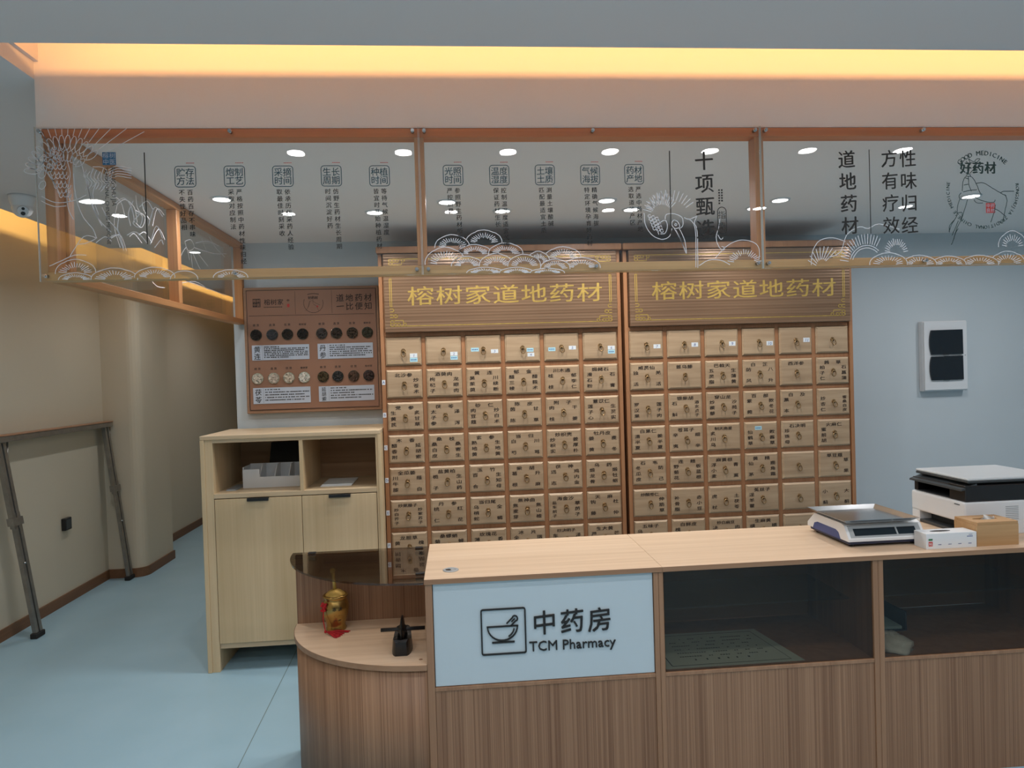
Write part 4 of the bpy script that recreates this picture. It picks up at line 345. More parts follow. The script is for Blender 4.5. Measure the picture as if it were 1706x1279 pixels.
# ================================================================== the room
def S(name, g, mat): return struct(g.obj(name, M[mat]))
S('floor', Geo().box(-3.2, 5.3, -6.1, 11.1, -.1, 0), 'floor')
# wall of the corridor with the pilaster (rounded corner)
foot = [(-2.925, 5.93), (-2.72, 5.93)]
foot += [(-2.72 + .085 * sin(radians(a)), 6.015 - .085 * cos(radians(a))) for a in range(15, 91, 15)]
foot += [(-2.635, 6.50), (-2.925, 6.50)]
S('wall_left', Geo().box(-3.2, -2.925, -6, 11, 0, 2.95), 'wall_left')
S('wall_pilaster', Geo().prism(foot, 'z', 0, 2.95), 'wall_left')
S('wall_back', Geo().box(-1.385, 5.2, 4.45, 4.6, 0, 2.95), 'wall')
S('wall_corridor', Geo().box(-1.385, -1.25, 4.6, 11, 0, 2.95), 'wall_left')
S('wall_end', Geo().box(-2.925, -1.385, 11, 11.15, 0, 2.95), 'wall_left')
S('wall_right', Geo().box(5.2, 5.35, -6, 4.6, 0, 2.95), 'wall')
S('wall_front', Geo().box(-2.925, 5.2, -6.15, -6, 0, 2.95), 'dark_grey')
S('wall_header', Geo().box(-1.375, 5.2, 2.43, 4.45, 2.467, 2.95), 'ceiling_white')
# hall ceiling and corridor ceiling, leaving open coves for the warm strips
S('ceiling', Geo().box(-2.57, 5.2, -6, 2.175, 2.63, 2.69), 'ceiling')
cp = [(-2.57, 2.175), (-1.375, 2.175), (-1.375, 11), (-2.69, 11), (-2.69, 6.95), (-2.34, 6.95), (-2.34, 5.40), (-2.57, 5.40)]
S('ceiling_corridor', Geo().prism(cp, 'z', 2.63, 2.69), 'ceiling')
S('trim_1', Geo().box(-1.36, 5.2, 2.163, 2.1745, 2.6905, 2.7126), 'ceiling')
S('trim_2', Geo().box(-2.5695, -2.558, -6, 5.40, 2.6905, 2.7126), 'ceiling')
S('trim_3', Geo().box(-2.3395, -2.328, 5.401, 6.949, 2.6905, 2.7126), 'ceiling')
S('trim_4', Geo().box(-2.6895, -2.678, 6.951, 11, 2.6905, 2.7126), 'ceiling')
S('ceiling_slot_end', Geo().box(-1.42, -1.36, 2.14, 2.44, 2.69, 2.95), 'ceiling')
S('ceiling_upper', Geo().box(-3.2, 5.35, -6.15, 11.15, 2.95, 3.05), 'ceiling')
bh = .075
bp = [(-2.925, -6), (-2.913, -6), (-2.913, 5.918), (-2.72, 5.918)]
bp += [(-2.72 + .097 * sin(radians(a)), 6.015 - .097 * cos(radians(a))) for a in range(15, 91, 15)]
bp += [(-2.623, 6.512), (-2.635, 6.50)] + [(-2.72 + .085 * sin(radians(a)), 6.015 - .085 * cos(radians(a))) for a in range(90, 14, -15)] + [(-2.72, 5.93), (-2.925, 5.93)]
S('baseboard_left', Geo().prism(bp, 'z', 0, bh), 'base')
S('baseboard_corridor', Geo().prism([(-2.925, 6.52), (-2.912, 6.52), (-2.912, 11), (-2.925, 11)], 'z', 0, bh), 'base')
S('baseboard_back', Geo().box(-1.397, 5.2, 4.438, 4.45, 0, bh), 'base')

# ================================================================== glass screen hanging from the header
def header_screen():
    XL, X1, X2, X3, XR = -1.375, -.106, 1.123, 2.352, 2.358
    t = thing('hanging_glass_screen', (.4, 2.45, 1.957), 'long glass screen in a timber frame hanging above the counter, printed with herb texts', 'glass screen')
    Geo().box(-1.36, XR, 2.43, 2.485, 2.434, 2.466, .002).obj('top_rail', M['header'], t)
    Geo().box(-1.36, XR, 2.43, 2.485, 1.957, 1.987, .002).obj('bottom_rail', M['header_low'], t)
    for x in (-1.34, X1, X2, XR - .016):
        Geo().box(x - .0165, x + .0165, 2.4305, 2.4845, 1.987, 2.434, .0015).obj('post', M['header_z'], t)
    panes = []
    y0 = 2.4175; art = XZ(y0 - .0006); art2 = XZ(y0 - .0009)
    for a, b in ((XL, X1 - .003), (X1 + .003, X2 - .003), (X2 + .003, XR + .9)):
        if b > XR: b = XR + .004
        g = Geo().box(a, b, y0, 2.4255, 1.953, 2.468, .001)
        p = g.obj('glass_pane', M['clear'], t); panes.append(p)
        for e in (a - .0016, b + .0004): Geo().box(e, e + .0012, y0, 2.4255, 1.953, 2.468).obj('edge_highlight', M['edge_highlight'], p)  # pale strips carry the edge highlight as colour
        for x in (a + .017, (a + b) / 2, b - .017):
            for z in (2.452, 1.972):
                Geo().cyl((x, 2.43, z), (x, 2.410, z), .0062, 14).cyl((x, 2.410, z), (x, 2.407, z), .0045, 14).obj('standoff_bolt', M['steel'], p)
    def strokes(key): return [[tuple(int(c) / 1000 for c in q.split(',')) for q in pl.split(' ')] for pl in ART[key].split(';')]
    for key, p, name in (('A', 0, 'crane_and_pine_drawing'), ('B', 1, 'pine_drawing'), ('C', 1, 'crane_drawing'), ('E', 2, 'pine_drawing')):
        g = Geo()
        for pl in strokes(key): g.ribbon(pl, .0024 if key != 'A' else .0022, art)
        g.obj(name, M['white_line'], panes[p])
    # ten boxed headings with two columns of text each, right column read first
    cols = [(-.894, 2.299, '贮存方法', '百药百存不串味', '不失性好品相'), (-.732, 2.299, '炮制工艺', '严格按照中药材性味归经', '采取对应制法'),
            (-.571, 2.298, '采摘时间', '依承历代采药人经验', '取最佳时刻采收'), (-.408, 2.298, '生长周期', '仿野生药材生长周期', '时间沉淀好药'),
            (-.244, 2.297, '种植时间', '等待气候温湿度', '皆宜时开始种植药材'), (.010, 2.297, '光照时间', '参照野生药材所需光照', '严控质量'),
            (.172, 2.296, '温度湿度', '控制温湿度适宜范围', '保证药材生长'), (.333, 2.296, '土壤土质', '测量土壤酸碱', '匹配最适宜土质'),
            (.495, 2.295, '气候海拔', '精确气候海拔', '特定环境孕育好药材'), (.654, 2.296, '药材产地', '严选中药材产地', '选取道地产区')]
    red = [Geo(), Geo(), Geo()]
    def piece(k, name, fn, mat='ink'): g = Geo(); fn(g); g.obj(name, M[mat], panes[k])
    for i, (x, z, h, r, l) in enumerate(cols):
        k = 0 if i < 5 else 1; hw = .034; rr = .010
        ring = [(x + sx * (hw - rr) + rr * cos(radians(a0 + q)), z + sz * (hw + .001 - rr) + rr * sin(radians(a0 + q))) for sx, sz, a0 in ((1, 1, 0), (-1, 1, 90), (-1, -1, 180), (1, -1, 270)) for q in (0, 30, 60, 90)]
        bg = Geo(); tg = Geo(); bg.ribbon(ring + [ring[0]], .0026, art)
        for q, ch in enumerate(h): bg.text(ch, x + (-.0148, .0148)[q % 2], z + (.0145, -.0145)[q // 2], .030, art, bold=.012, slant=.05)
        for s, cx in ((r, x + .0135), (l, x - .0135)):
            for q, ch in enumerate(s): tg.text(ch, cx + q * .0007, z - .053 - q * .0236, .0200, art, bold=.022, slant=.06)
        bg.obj('boxed_heading', M['blue_ink'], panes[k]); tg.obj('text_column', M['ink'], panes[k])
        for q in range(5): red[k].rect(x + .004 + q * .0055, x + .0085 + q * .0055, z + .0445, z + .0468, art)
    # first pane: blue seal with upright lettering, thin rule
    sx, sz = -1.139, 2.361
    blue_seal = Geo().rect(sx - .0215, sx + .0215, sz - .0215, sz + .0215, art)
    sl = Geo()
    for q, ch in enumerate('榕树中医'): sl.text(ch, sx + (-.0105, .0105)[q % 2], sz + (.0105, -.0105)[q // 2], .020, art2, bold=0)
    piece(0, 'upright_lettering', lambda g: g.latin('RONG SHU JIA', -1.128, 2.334, .0200, art, rot=-pi / 2, align='L'))
    piece(0, 'upright_lettering', lambda g: g.latin('TRADITIONAL CHINESE MEDICINE', -1.150, 2.334, .0168, art, rot=-pi / 2, align='L'))
    piece(0, 'thin_rule', lambda g: g.ribbon([(-1.025, 2.381), (-1.026, 2.073)], .0036, art))
    # second pane: large heading
    piece(1, 'thin_rule', lambda g: g.ribbon([(.785, 2.379), (.783, 2.073)], .0036, art))
    g = Geo()
    for q, ch in enumerate('十项甄选'): g.text(ch, .911, 2.343 - q * .0815, .072, art, bold=.018, slant=.07)
    g.obj('large_heading', M['ink'], panes[1]); pill = Geo()
    pr = [(.9725 + .016 * cos(radians(a)), 2.160 + .016 * sin(radians(a))) for a in range(0, 181, 20)] + [(.9725 + .016 * cos(radians(a)), 2.094 + .016 * sin(radians(a))) for a in range(180, 361, 20)]
    pill.ribbon(pr + [pr[0]], .003, art)
    for q, ch in enumerate('指南'): pill.text(ch, .9725, 2.148 - q * .040, .030, art)
    for cx, n in ((.974, 5), (.964, 6)):
        for q in range(n): pill.rect(cx - .003, cx + .003, 2.234 - q * .0095, 2.240 - q * .0095, art)
    pill.obj('rounded_label', M['ink'], panes[1])
    # third pane
    g = Geo()
    for q, ch in enumerate('道地药材'): g.text(ch, 1.447 + q * .0025, 2.345 - q * .0805, .068, art, bold=.02, slant=.07)
    g.obj('large_heading', M['ink'], panes[2])
    piece(2, 'thin_rule', lambda g: g.ribbon([(1.534, 2.380), (1.534, 2.073)], .0032, art))
    g = Geo()
    for q, ch in enumerate('方有疗效'): g.text(ch, 1.611 + q * .0008, 2.347 - q * .0815, .067, art, bold=.012, slant=.07)
    g.obj('motto_column', M['ink'], panes[2]); g = Geo()
    for q, ch in enumerate('性味归经'): g.text(ch, 1.683 + q * .0008, 2.347 - q * .0815, .067, art, bold=.012, slant=.07)
    g.obj('motto_column', M['ink'], panes[2])
    def ring_text(s, a0, a1, r, size, g):
        for q, ch in enumerate(s):
            a = radians(a0 + (a1 - a0) * q / (len(s) - 1))
            g.latin(ch, 1.974 + r * sin(a), 2.228 + r * cos(a), size, art, rot=-a, bold=.03)
    lg = Geo()
    ring_text('GOOD MEDICINE', -41, 41, .138, .0235, lg)
    ring_text('RONGSHUJIA TRADITIONAL CHINESE MEDICINE', 82, 281, .138, .0180, lg)
    for q, ch in enumerate('好药材'): lg.text(ch, 1.908 + q * .049, 2.311, .047, art, bold=.04)
    for pl in strokes('F'): lg.ribbon(pl, .0026, art)
    lg.obj('round_logo', M['logo_ink'], panes[2])
    red[2].rect(1.985, 2.021, 2.143, 2.180, art)
    st = Geo()
    for q, ch in enumerate('中药良材'): st.text(ch, 2.003 + (-.0085, .0085)[q % 2], 2.1615 + (.0085, -.0085)[q // 2], .016, art2)
    st.obj('stamp_lettering', M['card'], panes[2])
    for k in range(3):
        red[k].obj('red_stamp' if k == 2 else 'red_caption', M['red_ink'], panes[k])
    blue_seal.obj('blue_seal', M['seal_blue'], panes[0]); sl.obj('seal_lettering', M['card'], panes[0])
    # return of the screen running back to the wall
    t2 = thing('glass_side_screen', (-1.35, 3.45, 1.957), 'timber framed glass side screen running from the front screen back to the wall', 'glass screen')
    Geo().box(-1.362, -1.312, 2.4865, 4.449, 2.434, 2.466, .002).obj('top_rail', M['header_y'], t2)
    Geo().box(-1.362, -1.312, 2.4865, 4.449, 1.957, 1.987, .002).obj('bottom_rail', M['header_y'], t2)
    for y in (2.506, 3.44, 4.428): Geo().box(-1.361, -1.313, y - .02, y + .02, 1.987, 2.434, .002).obj('post', M['header_z'], t2)
    for a, b in ((2.487, 3.438), (3.442, 4.447)):
        p = Geo().box(-1.374, -1.366, a, b, 1.955, 2.466, .001).obj('glass_pane', M['side_clear'], t2)
        g = Geo(); m = YZ(-1.3645)
        for pl in strokes('S'):
            ok = [q for q in pl if a + .01 < q[0] < b - .01]
            if len(ok) > 1: g.ribbon(ok, .0038, m)
        g.obj('lotus_drawing', M['white_line'], p)
        for y in (a + .02, b - .02):
            for z in (2.45, 1.972): Geo().cyl((-1.362, y, z), (-1.386, y, z), .006, 12).obj('standoff_bolt', M['steel'], p)
header_screen()

# ================================================================== herb drawer cabinets
def build_drawer_parts():
    d = Geo(); w2, h2, c = .1025, .0815, .010
    o = [(-w2, -h2), (w2, -h2), (w2, h2), (-w2, h2)]; i = [(-w2 + c, -h2 + c), (w2 - c, -h2 + c), (w2 - c, h2 - c), (-w2 + c, h2 - c)]
    v = [(x, .020, z) for x, z in o] + [(x, -.004, z) for x, z in o] + [(x, -.013, z) for x, z in i]
    f = [[0, 1, 2, 3]] + [[k, (k + 1) % 4, 4 + (k + 1) % 4, 4 + k][::-1] for k in range(4)] + [[4 + k, 4 + (k + 1) % 4, 8 + (k + 1) % 4, 8 + k][::-1] for k in range(4)] + [[8, 9, 10, 11]]
    d.add(v, f); me = d.mesh('drawer_front'); me.materials.append(M['drawer'])
    r = Geo(); r.cyl((0, -.013, .006), (0, -.017, .006), .0135, 18, .011); r.cyl((0, -.017, .006), (0, -.024, .006), .0055, 12)
    pts = [(.0125 * cos(a), -.0225 - .004 * (1 - sin(a)) * .5, -.012 + .017 * sin(a)) for a in [2 * pi * k / 20 for k in range(20)]]
    r.tube(pts, .0029, 8, True)
    rm = r.mesh('ring_pull'); rm.materials.append(M['brass']); return me, rm
DRAWER, RING = build_drawer_parts()
def herb_cabinet(x0, dx0, label, texts, stickers, sign_x):
    x1 = x0 + 1.41; yF = 4.012; yB = 4.44
    t = thing('herb_drawer_cabinet', ((x0 + x1) / 2, 4.22, 0), label, 'cabinet', 'herb drawer cabinets')
    g = Geo()
    for a, b in ((x0, x0 + .022), (x1 - .022, x1)): g.box(a, b, 4.0, yB, 0, 2.305, .002)
    g.box(x0 + .022, x1 - .022, yB - .012, yB, 0, 2.305).box(x0 + .022, x1 - .022, 4.03, 4.428, 0, 2.30)
    # lattice between the drawers
    zt = 1.7459; px, pz = .2304, .1884
    xs = [dx0 + i * px for i in range(6)]; hw, hh = .1035, .0825
    edges = [x0 + .022] + [c + s * hw for c in xs for s in (-1, 1)] + [x1 - .022]
    for k in range(0, len(edges), 2): g.box(edges[k], edges[k + 1], yF, 4.032, .33, 1.853, .0015)
    for j in range(9):
        za = zt - j * pz + hh if j < 8 else .33; zb = zt - (j - 1) * pz - hh if j > 0 else 1.853
        if j == 8: zb = zt - 7 * pz - hh
        g.box(x0 + .022, x1 - .022, yF + .001, 4.031, za, zb, .0015)
    g.box(x0 + .022, x1 - .022, 4.005, 4.032, 0, .33, .002)
    g.obj('carcass', M['herb_frame'], t)
    Geo().box(x0 - .006, x1 + .006, 3.962, yB, 2.305, 2.342, .004).obj('cornice', M['herb_frame'], t)
    sa, sb = x0 + .030, x1 - .024
    sg = Geo().box(sa, sb, 3.978, 4.03, 1.853, 2.303, .003).obj('sign_board', M['sign'], t)
    m = XZ(3.9772); gg = Geo()
    for q, ch in enumerate('榕树家道地药材'): gg.text(ch, sign_x + q * .1638, 2.060, .134, m, sx=1.18, sy=.86, bold=.007, slant=.03)
    gg.obj('gilt_lettering', M['gold'], sg)
    b = Geo(); bl, br, bz, bt = sa + .034, sb - .036, 1.889, 2.272; lw = .0045
    def line(xa, xb, za, zb): b.rect(xa - lw / 2, xb + lw / 2, za - lw / 2, zb + lw / 2, m)
    for cx, sx in ((bl, 1), (br, -1)):
        for cz, sz in ((bz, 1), (bt, -1)):
            def L_(u0, w0, u1, w1):
                xa, xb = sorted((cx + sx * u0, cx + sx * u1)); za, zb = sorted((cz + sz * w0, cz + sz * w1)); line(xa, xb, za, zb)
            u = .011  # fretwork corner
            for q in ((0, 0, 8, 0), (8, 0, 8, 1.5), (8, 1.5, 6.6, 1.5), (6.6, 0, 6.6, 3), (6.6, 3, 0, 3), (0, 1.5, 5, 1.5), (5, 1.5, 5, 0), (3.4, 0, 3.4, 1.5), (1.7, 0, 1.7, 3), (0, 4.5, 3.6, 4.5), (3.6, 4.5, 3.6, 6), (3.6, 6, 0, 6), (1.8, 4.5, 1.8, 6), (0, 7.5, 1.8, 7.5), (1.8, 7.5, 1.8, 9), (1.8, 9, 0, 9), (0, 0, 0, 3), (0, 10.2, 1, 10.2)):
                L_(q[0] * u, q[1] * u, q[2] * u, q[3] * u)
    line(bl + .09, br - .09, bz, bz); line(bl + .09, br - .09, bt, bt); line(bl, bl, bz + .112, bt - .112); line(br, br, bz + .112, bt - .112)
    for o in (.010,): line(bl + o, bl + o, bz + .115, bt - .115); line(br - o, br - o, bz + .115, bt - .115)
    b.obj('gilt_border', M['gold'], sg)
    base = Vector(t.location)
    for j in range(8):
        for i in range(6):
            o = bpy.data.objects.new('drawer', DRAWER); C.objects.link(o); o.parent = t
            o.location = Vector((xs[i], 4.014, zt - j * pz)) - base
            r = bpy.data.objects.new('ring_pull', RING); C.objects.link(r); r.parent = o; r.location.z = -.004; r.rotation_euler.y = random.uniform(-.16, .16)
            r.rotation_euler.x = random.uniform(-.05, .03)
            tx = texts.get((j, i)); mm = XZ(-.0136)
            if tx:
                sz = .0285
                def name_of(q, nm='herb_name'):
                    me = q.mesh(nm); me.materials.append(M['brush']); l = bpy.data.objects.new(nm, me); C.objects.link(l); l.parent = o
                top, lf, rt = (tx.split('/') + ['', ''])[:3]
                if top:
                    st = {2: .0735, 3: .0345, 4: .0275}[len(top)]
                    name_of(Geo().text(top, -.004, .051, sz * (1 if len(top) < 4 else .86), mm, sx=1.18, sy=.84, step=st, bold=.024, slant=.03))
                for s, cx in ((lf, -.069), (rt, .067)):
                    if s:
                        n = len(s); st = {1: .03, 2: .066, 3: .0335, 4: .0255}[n]; cz = {1: .03}.get(n, -.012)
                        name_of(Geo().text(s, cx, cz, sz * (1 if n < 4 else .84), mm, sx=1.18, sy=.84, step=st, vertical=True, bold=.024, slant=.03))
            for (kind, ox, oz, wd, ht, s) in stickers.get((j, i), ()):
                q = Geo().box(ox - wd / 2, ox + wd / 2, -.0137, -.0128, oz - ht / 2, oz + ht / 2); me = q.mesh('number_sticker' if s else 'paper_sticker'); me.materials.append(M[kind])
                k = bpy.data.objects.new(me.name.split('.')[0], me); C.objects.link(k); k.parent = o
                q = Geo(); mk = XZ(-.0139)
                if s: q.latin(s, ox, oz, ht * .95, mk, rot=-.15)
                else:
                    for e in range(4): q.rect(ox - wd * .38 + e * wd * .2, ox - wd * .26 + e * wd * .2, oz - ht * .12, oz + ht * .14, mk)
                me = q.mesh('sticker_writing'); me.materials.append(M['pen']); e = bpy.data.objects.new('sticker_writing', me); C.objects.link(e); e.parent = o
    return t
W, B_ = 'sticker', 'sticker_blue'
TA = {(1, 0): '北沙参//炒苍术', (1, 1): '酒萸肉/枸杞子/龙眼肉', (1, 2): '黄连/吴茱萸/川续断', (1, 3): '郁金/醋三棱/醋莪术', (1, 4): '川木通/桂枝/郁李仁', (1, 5): '煅赭石/滑石粉/石膏',
      (2, 0): '党参/生黄芪/炙甘草', (2, 1): '茯苓/太子参/泽泻', (2, 2): '砂仁/肉豆蔻/炒白术', (2, 3): '陈皮/茵陈/甘草', (2, 4): '附子/肉桂/干姜', (2, 5): '薏苡仁/莲子心/生芡实',
      (3, 0): '木香/醋香附/延胡索', (3, 1): '桑枝/桑白皮/桑寄生', (3, 2): '玄参/熟地黄/生地黄', (3, 3): '当归/白芍/川芎', (3, 4): '炒枳壳/炒枳实/姜厚朴', (3, 5): '牡丹皮/姜黄/麦冬',
      (4, 0): '全瓜蒌/川牛膝/薤白', (4, 1): '盐黄柏/栀子/生山药', (4, 2): '玉竹/百合/生知母', (4, 3): '柴胡/葛根/升麻', (4, 4): '茯神/远志/鸡内金', (4, 5): '乌药/煅龙骨/煅牡蛎',
      (5, 0): '炒莱菔子/炒白芥子/炒紫苏子', (5, 1): '丹参/桃仁/红花', (5, 2): '当归尾/乌梢蛇/全蝎', (5, 3): '焦神曲/焦麦芽/焦山楂', (5, 4): '海金沙/盐车前子/葶苈子', (5, 5): '天麻/钩藤/杜仲',
      (6, 0): '龙胆草/黄芩/槐花', (6, 1): '桑螵蛸/菊花/蝉蜕', (6, 2): '玫瑰花/薄荷/香橼', (6, 3): '冰片/全蝎/瑞香', (6, 4): '炒决明子/车前/泽兰', (6, 5): '生大黄/芦荟/芒硝'}
TB = {(1, 0): '威灵仙/独活/羌活', (1, 1): '首乌藤', (1, 2): '巴戟天/五灵脂/生蒲黄', (1, 3): '白芷/防风/八升', (1, 4): '西洋参', (1, 5): '茜草/柏子仁/石菖蒲',
      (2, 0): '/罗汉果/莲子肉', (2, 1): '银柴胡/石斛/酒女贞子', (2, 2): '穿山龙/炒蒺藜/沙苑子', (2, 3): '百部/紫菀/款冬花', (2, 4): '白及/藁本', (2, 5): '/炒杏仁/蜜桑白皮',
      (3, 0): '白果仁/清半夏/姜半夏', (3, 1): '苍耳子/辛夷/细辛', (3, 2): '制天南星/炙川乌', (3, 3): '/仙鹤草/败酱草', (3, 4): '石决明/珍珠母', (3, 5): '火麻仁/蜜前胡',
      (4, 0): '石韦/冬瓜皮/防己', (4, 1): '连翘/野菊花/板蓝根', (4, 2): '麻黄根/浮小麦/青蒿', (4, 3): '黄精/仙茅/鹿角霜', (4, 5): '草豆蔻//草果',
      (5, 0): '炒酸枣仁//伸筋草', (5, 1): '/补骨脂/赤小豆', (5, 2): '/虎杖/土茯苓', (5, 3): '菟丝子/淫羊藿', (5, 5): '/小蓟/大蓟',
      (6, 0): '五味子/乌梅', (6, 1): '白鲜皮/槐米', (6, 2): '炒白扁豆/决明/肉果', (6, 3): '生麻黄/横参/横柏'}
SA = {(0, 0): [(W, .058, -.026, .042, .024, '1'), (B_, .058, -.051, .044, .024, '')], (0, 1): [(W, .060, -.022, .042, .022, '2'), (B_, .060, -.046, .042, .022, '')],
      (0, 2): [(B_, -.048, -.002, .046, .022, ''), (W, .066, -.014, .042, .022, '3')], (0, 3): [(B_, .044, -.012, .040, .022, ''), (W, .048, -.040, .040, .022, '4')],
      (0, 4): [(B_, -.058, -.012, .042, .022, ''), (W, .064, -.006, .042, .022, '5')], (0, 5): [(W, .066, -.012, .042, .022, '6'), (B_, .066, -.036, .042, .022, '')]}
SB = {(0, 0): [(W, .064, -.012, .042, .024, '7')], (0, 1): [(W, .064, -.008, .040, .026, '8')], (0, 2): [(W, .064, -.008, .040, .026, '9')], (0, 3): [(W, .066, -.012, .040, .026, '10')],
      (0, 4): [(W, .066, .002, .040, .026, '11')], (3, 3): [(B_, -.018, .045, .042, .022, '')]}
cabA = herb_cabinet(-.43, -.3013, 'herb drawer cabinet beside the brown sample board, top row stickers numbered 1 to 6', TA, SA, -.191)
cabB = herb_cabinet(.9995, 1.1282, 'herb drawer cabinet nearer the breaker box, top row stickers numbered 7 to 11', TB, SB, 1.2385)
for j, ch in enumerate('ABCDEF'):
    z = 1.7459 - (j + 1) * .1884 + .012
    s = Geo().box(-.4285, -.4095, 3.9985, 4.0, z - .014, z + .014).obj('shelf_letter_sticker', M['sticker'], cabA)
    Geo().latin(ch, -.419, z, .022, XZ(3.9982)).obj('sticker_writing', M['pen'], s)

# ================================================================== low storage cabinet
def storage_cabinet():
    xa, xb, yf, yb, zt = -1.413, -.4345, 3.88, 4.395, 1.306
    t = thing('storage_cabinet', ((xa + xb) / 2, 4.14, 0), 'pale oak storage cabinet with two open cubbies above two doors', 'cabinet')
    Geo().box(xa, xb, yf, yb, zt - .022, zt, .0015).obj('top_panel', M['oak_x'], t)
    for a, b in ((xa, xa + .022), (xb - .018, xb)): Geo().box(a, b, yf, yb, 0, zt - .0225, .0015).obj('side_panel', M['oak'], t)
    for a, b in ((xa + .0225, xa + .064), (xb - .030, xb - .0185)): Geo().box(a, b, yf + .006, yb, 0, zt - .0225, .001).obj('inner_side_panel', M['oak'], t)
    xi, xj = xa + .064, xb - .030
    Geo().box(xi, xj, yf + .006, yb, zt - .040, zt - .0225).obj('top_rail', M['oak_x'], t)
    Geo().box(xi, xj, yf + .004, yb - .02, .960, .985, .001).obj('shelf', M['oak_x'], t)
    Geo().box(-.884, -.864, yf + .006, yb - .02, .985, zt - .040, .001).obj('divider', M['oak'], t)
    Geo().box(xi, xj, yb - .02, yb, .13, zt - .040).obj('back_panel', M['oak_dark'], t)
    Geo().box(xi, xj, yf + .02, yb - .02, .125, .153, .001).obj('bottom_rail', M['oak_x'], t)
    for a, b, h0, h1 in ((xi + .003, -.879, -1.170, -1.054), (-.876, xj - .003, -.728, -.609)):
        d = Geo().box(a, b, yf + .004, yf + .024, .158, .955, .0012).obj('door', M['oak'], t)
        Geo().box(h0, h1, yf - .010, yf + .005, .950, .957, .001).box(h0, h1, yf - .010, yf - .007, .940, .950).obj('edge_pull', M['black'], d)
    # things in the cubbies
    o = thing('desk_organizer', (-1.08, 4.13, .985), 'white stepped desk organizer with compartments in the open cubby', 'organizer')
    z = .985; prof = [(-1.245, z), (-.895, z), (-.895, z + .062), (-1.150, z + .062), (-1.150, z + .107), (-1.245, z + .107)]
    Geo().prism(prof, 'y', 4.06, 4.065).box(-1.245, -1.24, 4.065, 4.20, z, z + .12).box(-.900, -.895, 4.065, 4.20, z, z + .12).box(-1.24, -.90, 4.195, 4.20, z, z + .125).box(-1.24, -.90, 4.065, 4.195, z, z + .006).obj('tray_body', M['white'], o)
    for x in (-1.150, -1.065, -.985): Geo().prism([(4.065, z + .006), (4.195, z + .006), (4.195, z + .125), (4.12, z + .125), (4.066, z + .07)], 'x', x - .002, x + .002).obj('compartment_wall', M['white'], o)
    o = thing('black_folder', (-1.03, 4.29, .985), 'black document folder standing behind the white organizer', 'folder')
    Geo().prism([(4.215, z), (4.30, z), (4.345, z + .235), (4.335, z + .235)], 'x', -1.15, -.90).obj('folder_cover', M['black'], o)
    Geo().box(-1.149, -.901, 4.302, 4.312, z + .002, z + .010).obj('folder_spine', M['dark_grey'], o)
    random.seed(3)
    o = thing('paper_stack', (-.68, 4.12, .985), 'thin stack of white papers lying in the emptier cubby', 'papers')
    for k in range(3): tw = Geo().box(-.795 + k * .004, -.62 + k * .003, 3.99 + k * .004, 4.23, z + k * .004, z + .0036 + k * .004).obj('sheet', M['paper'], o)
    o = thing('leaflet', (-1.285, 4.10, .985), 'folded grey leaflet beside the white organizer', 'leaflet')
    Geo().box(-1.315, -1.262, 3.98, 4.18, z, z + .004, .0005).box(-1.314, -1.264, 3.982, 4.178, z + .004, z + .007, .0005).obj('leaflet_pages', M['grey'], o)
storage_cabinet()

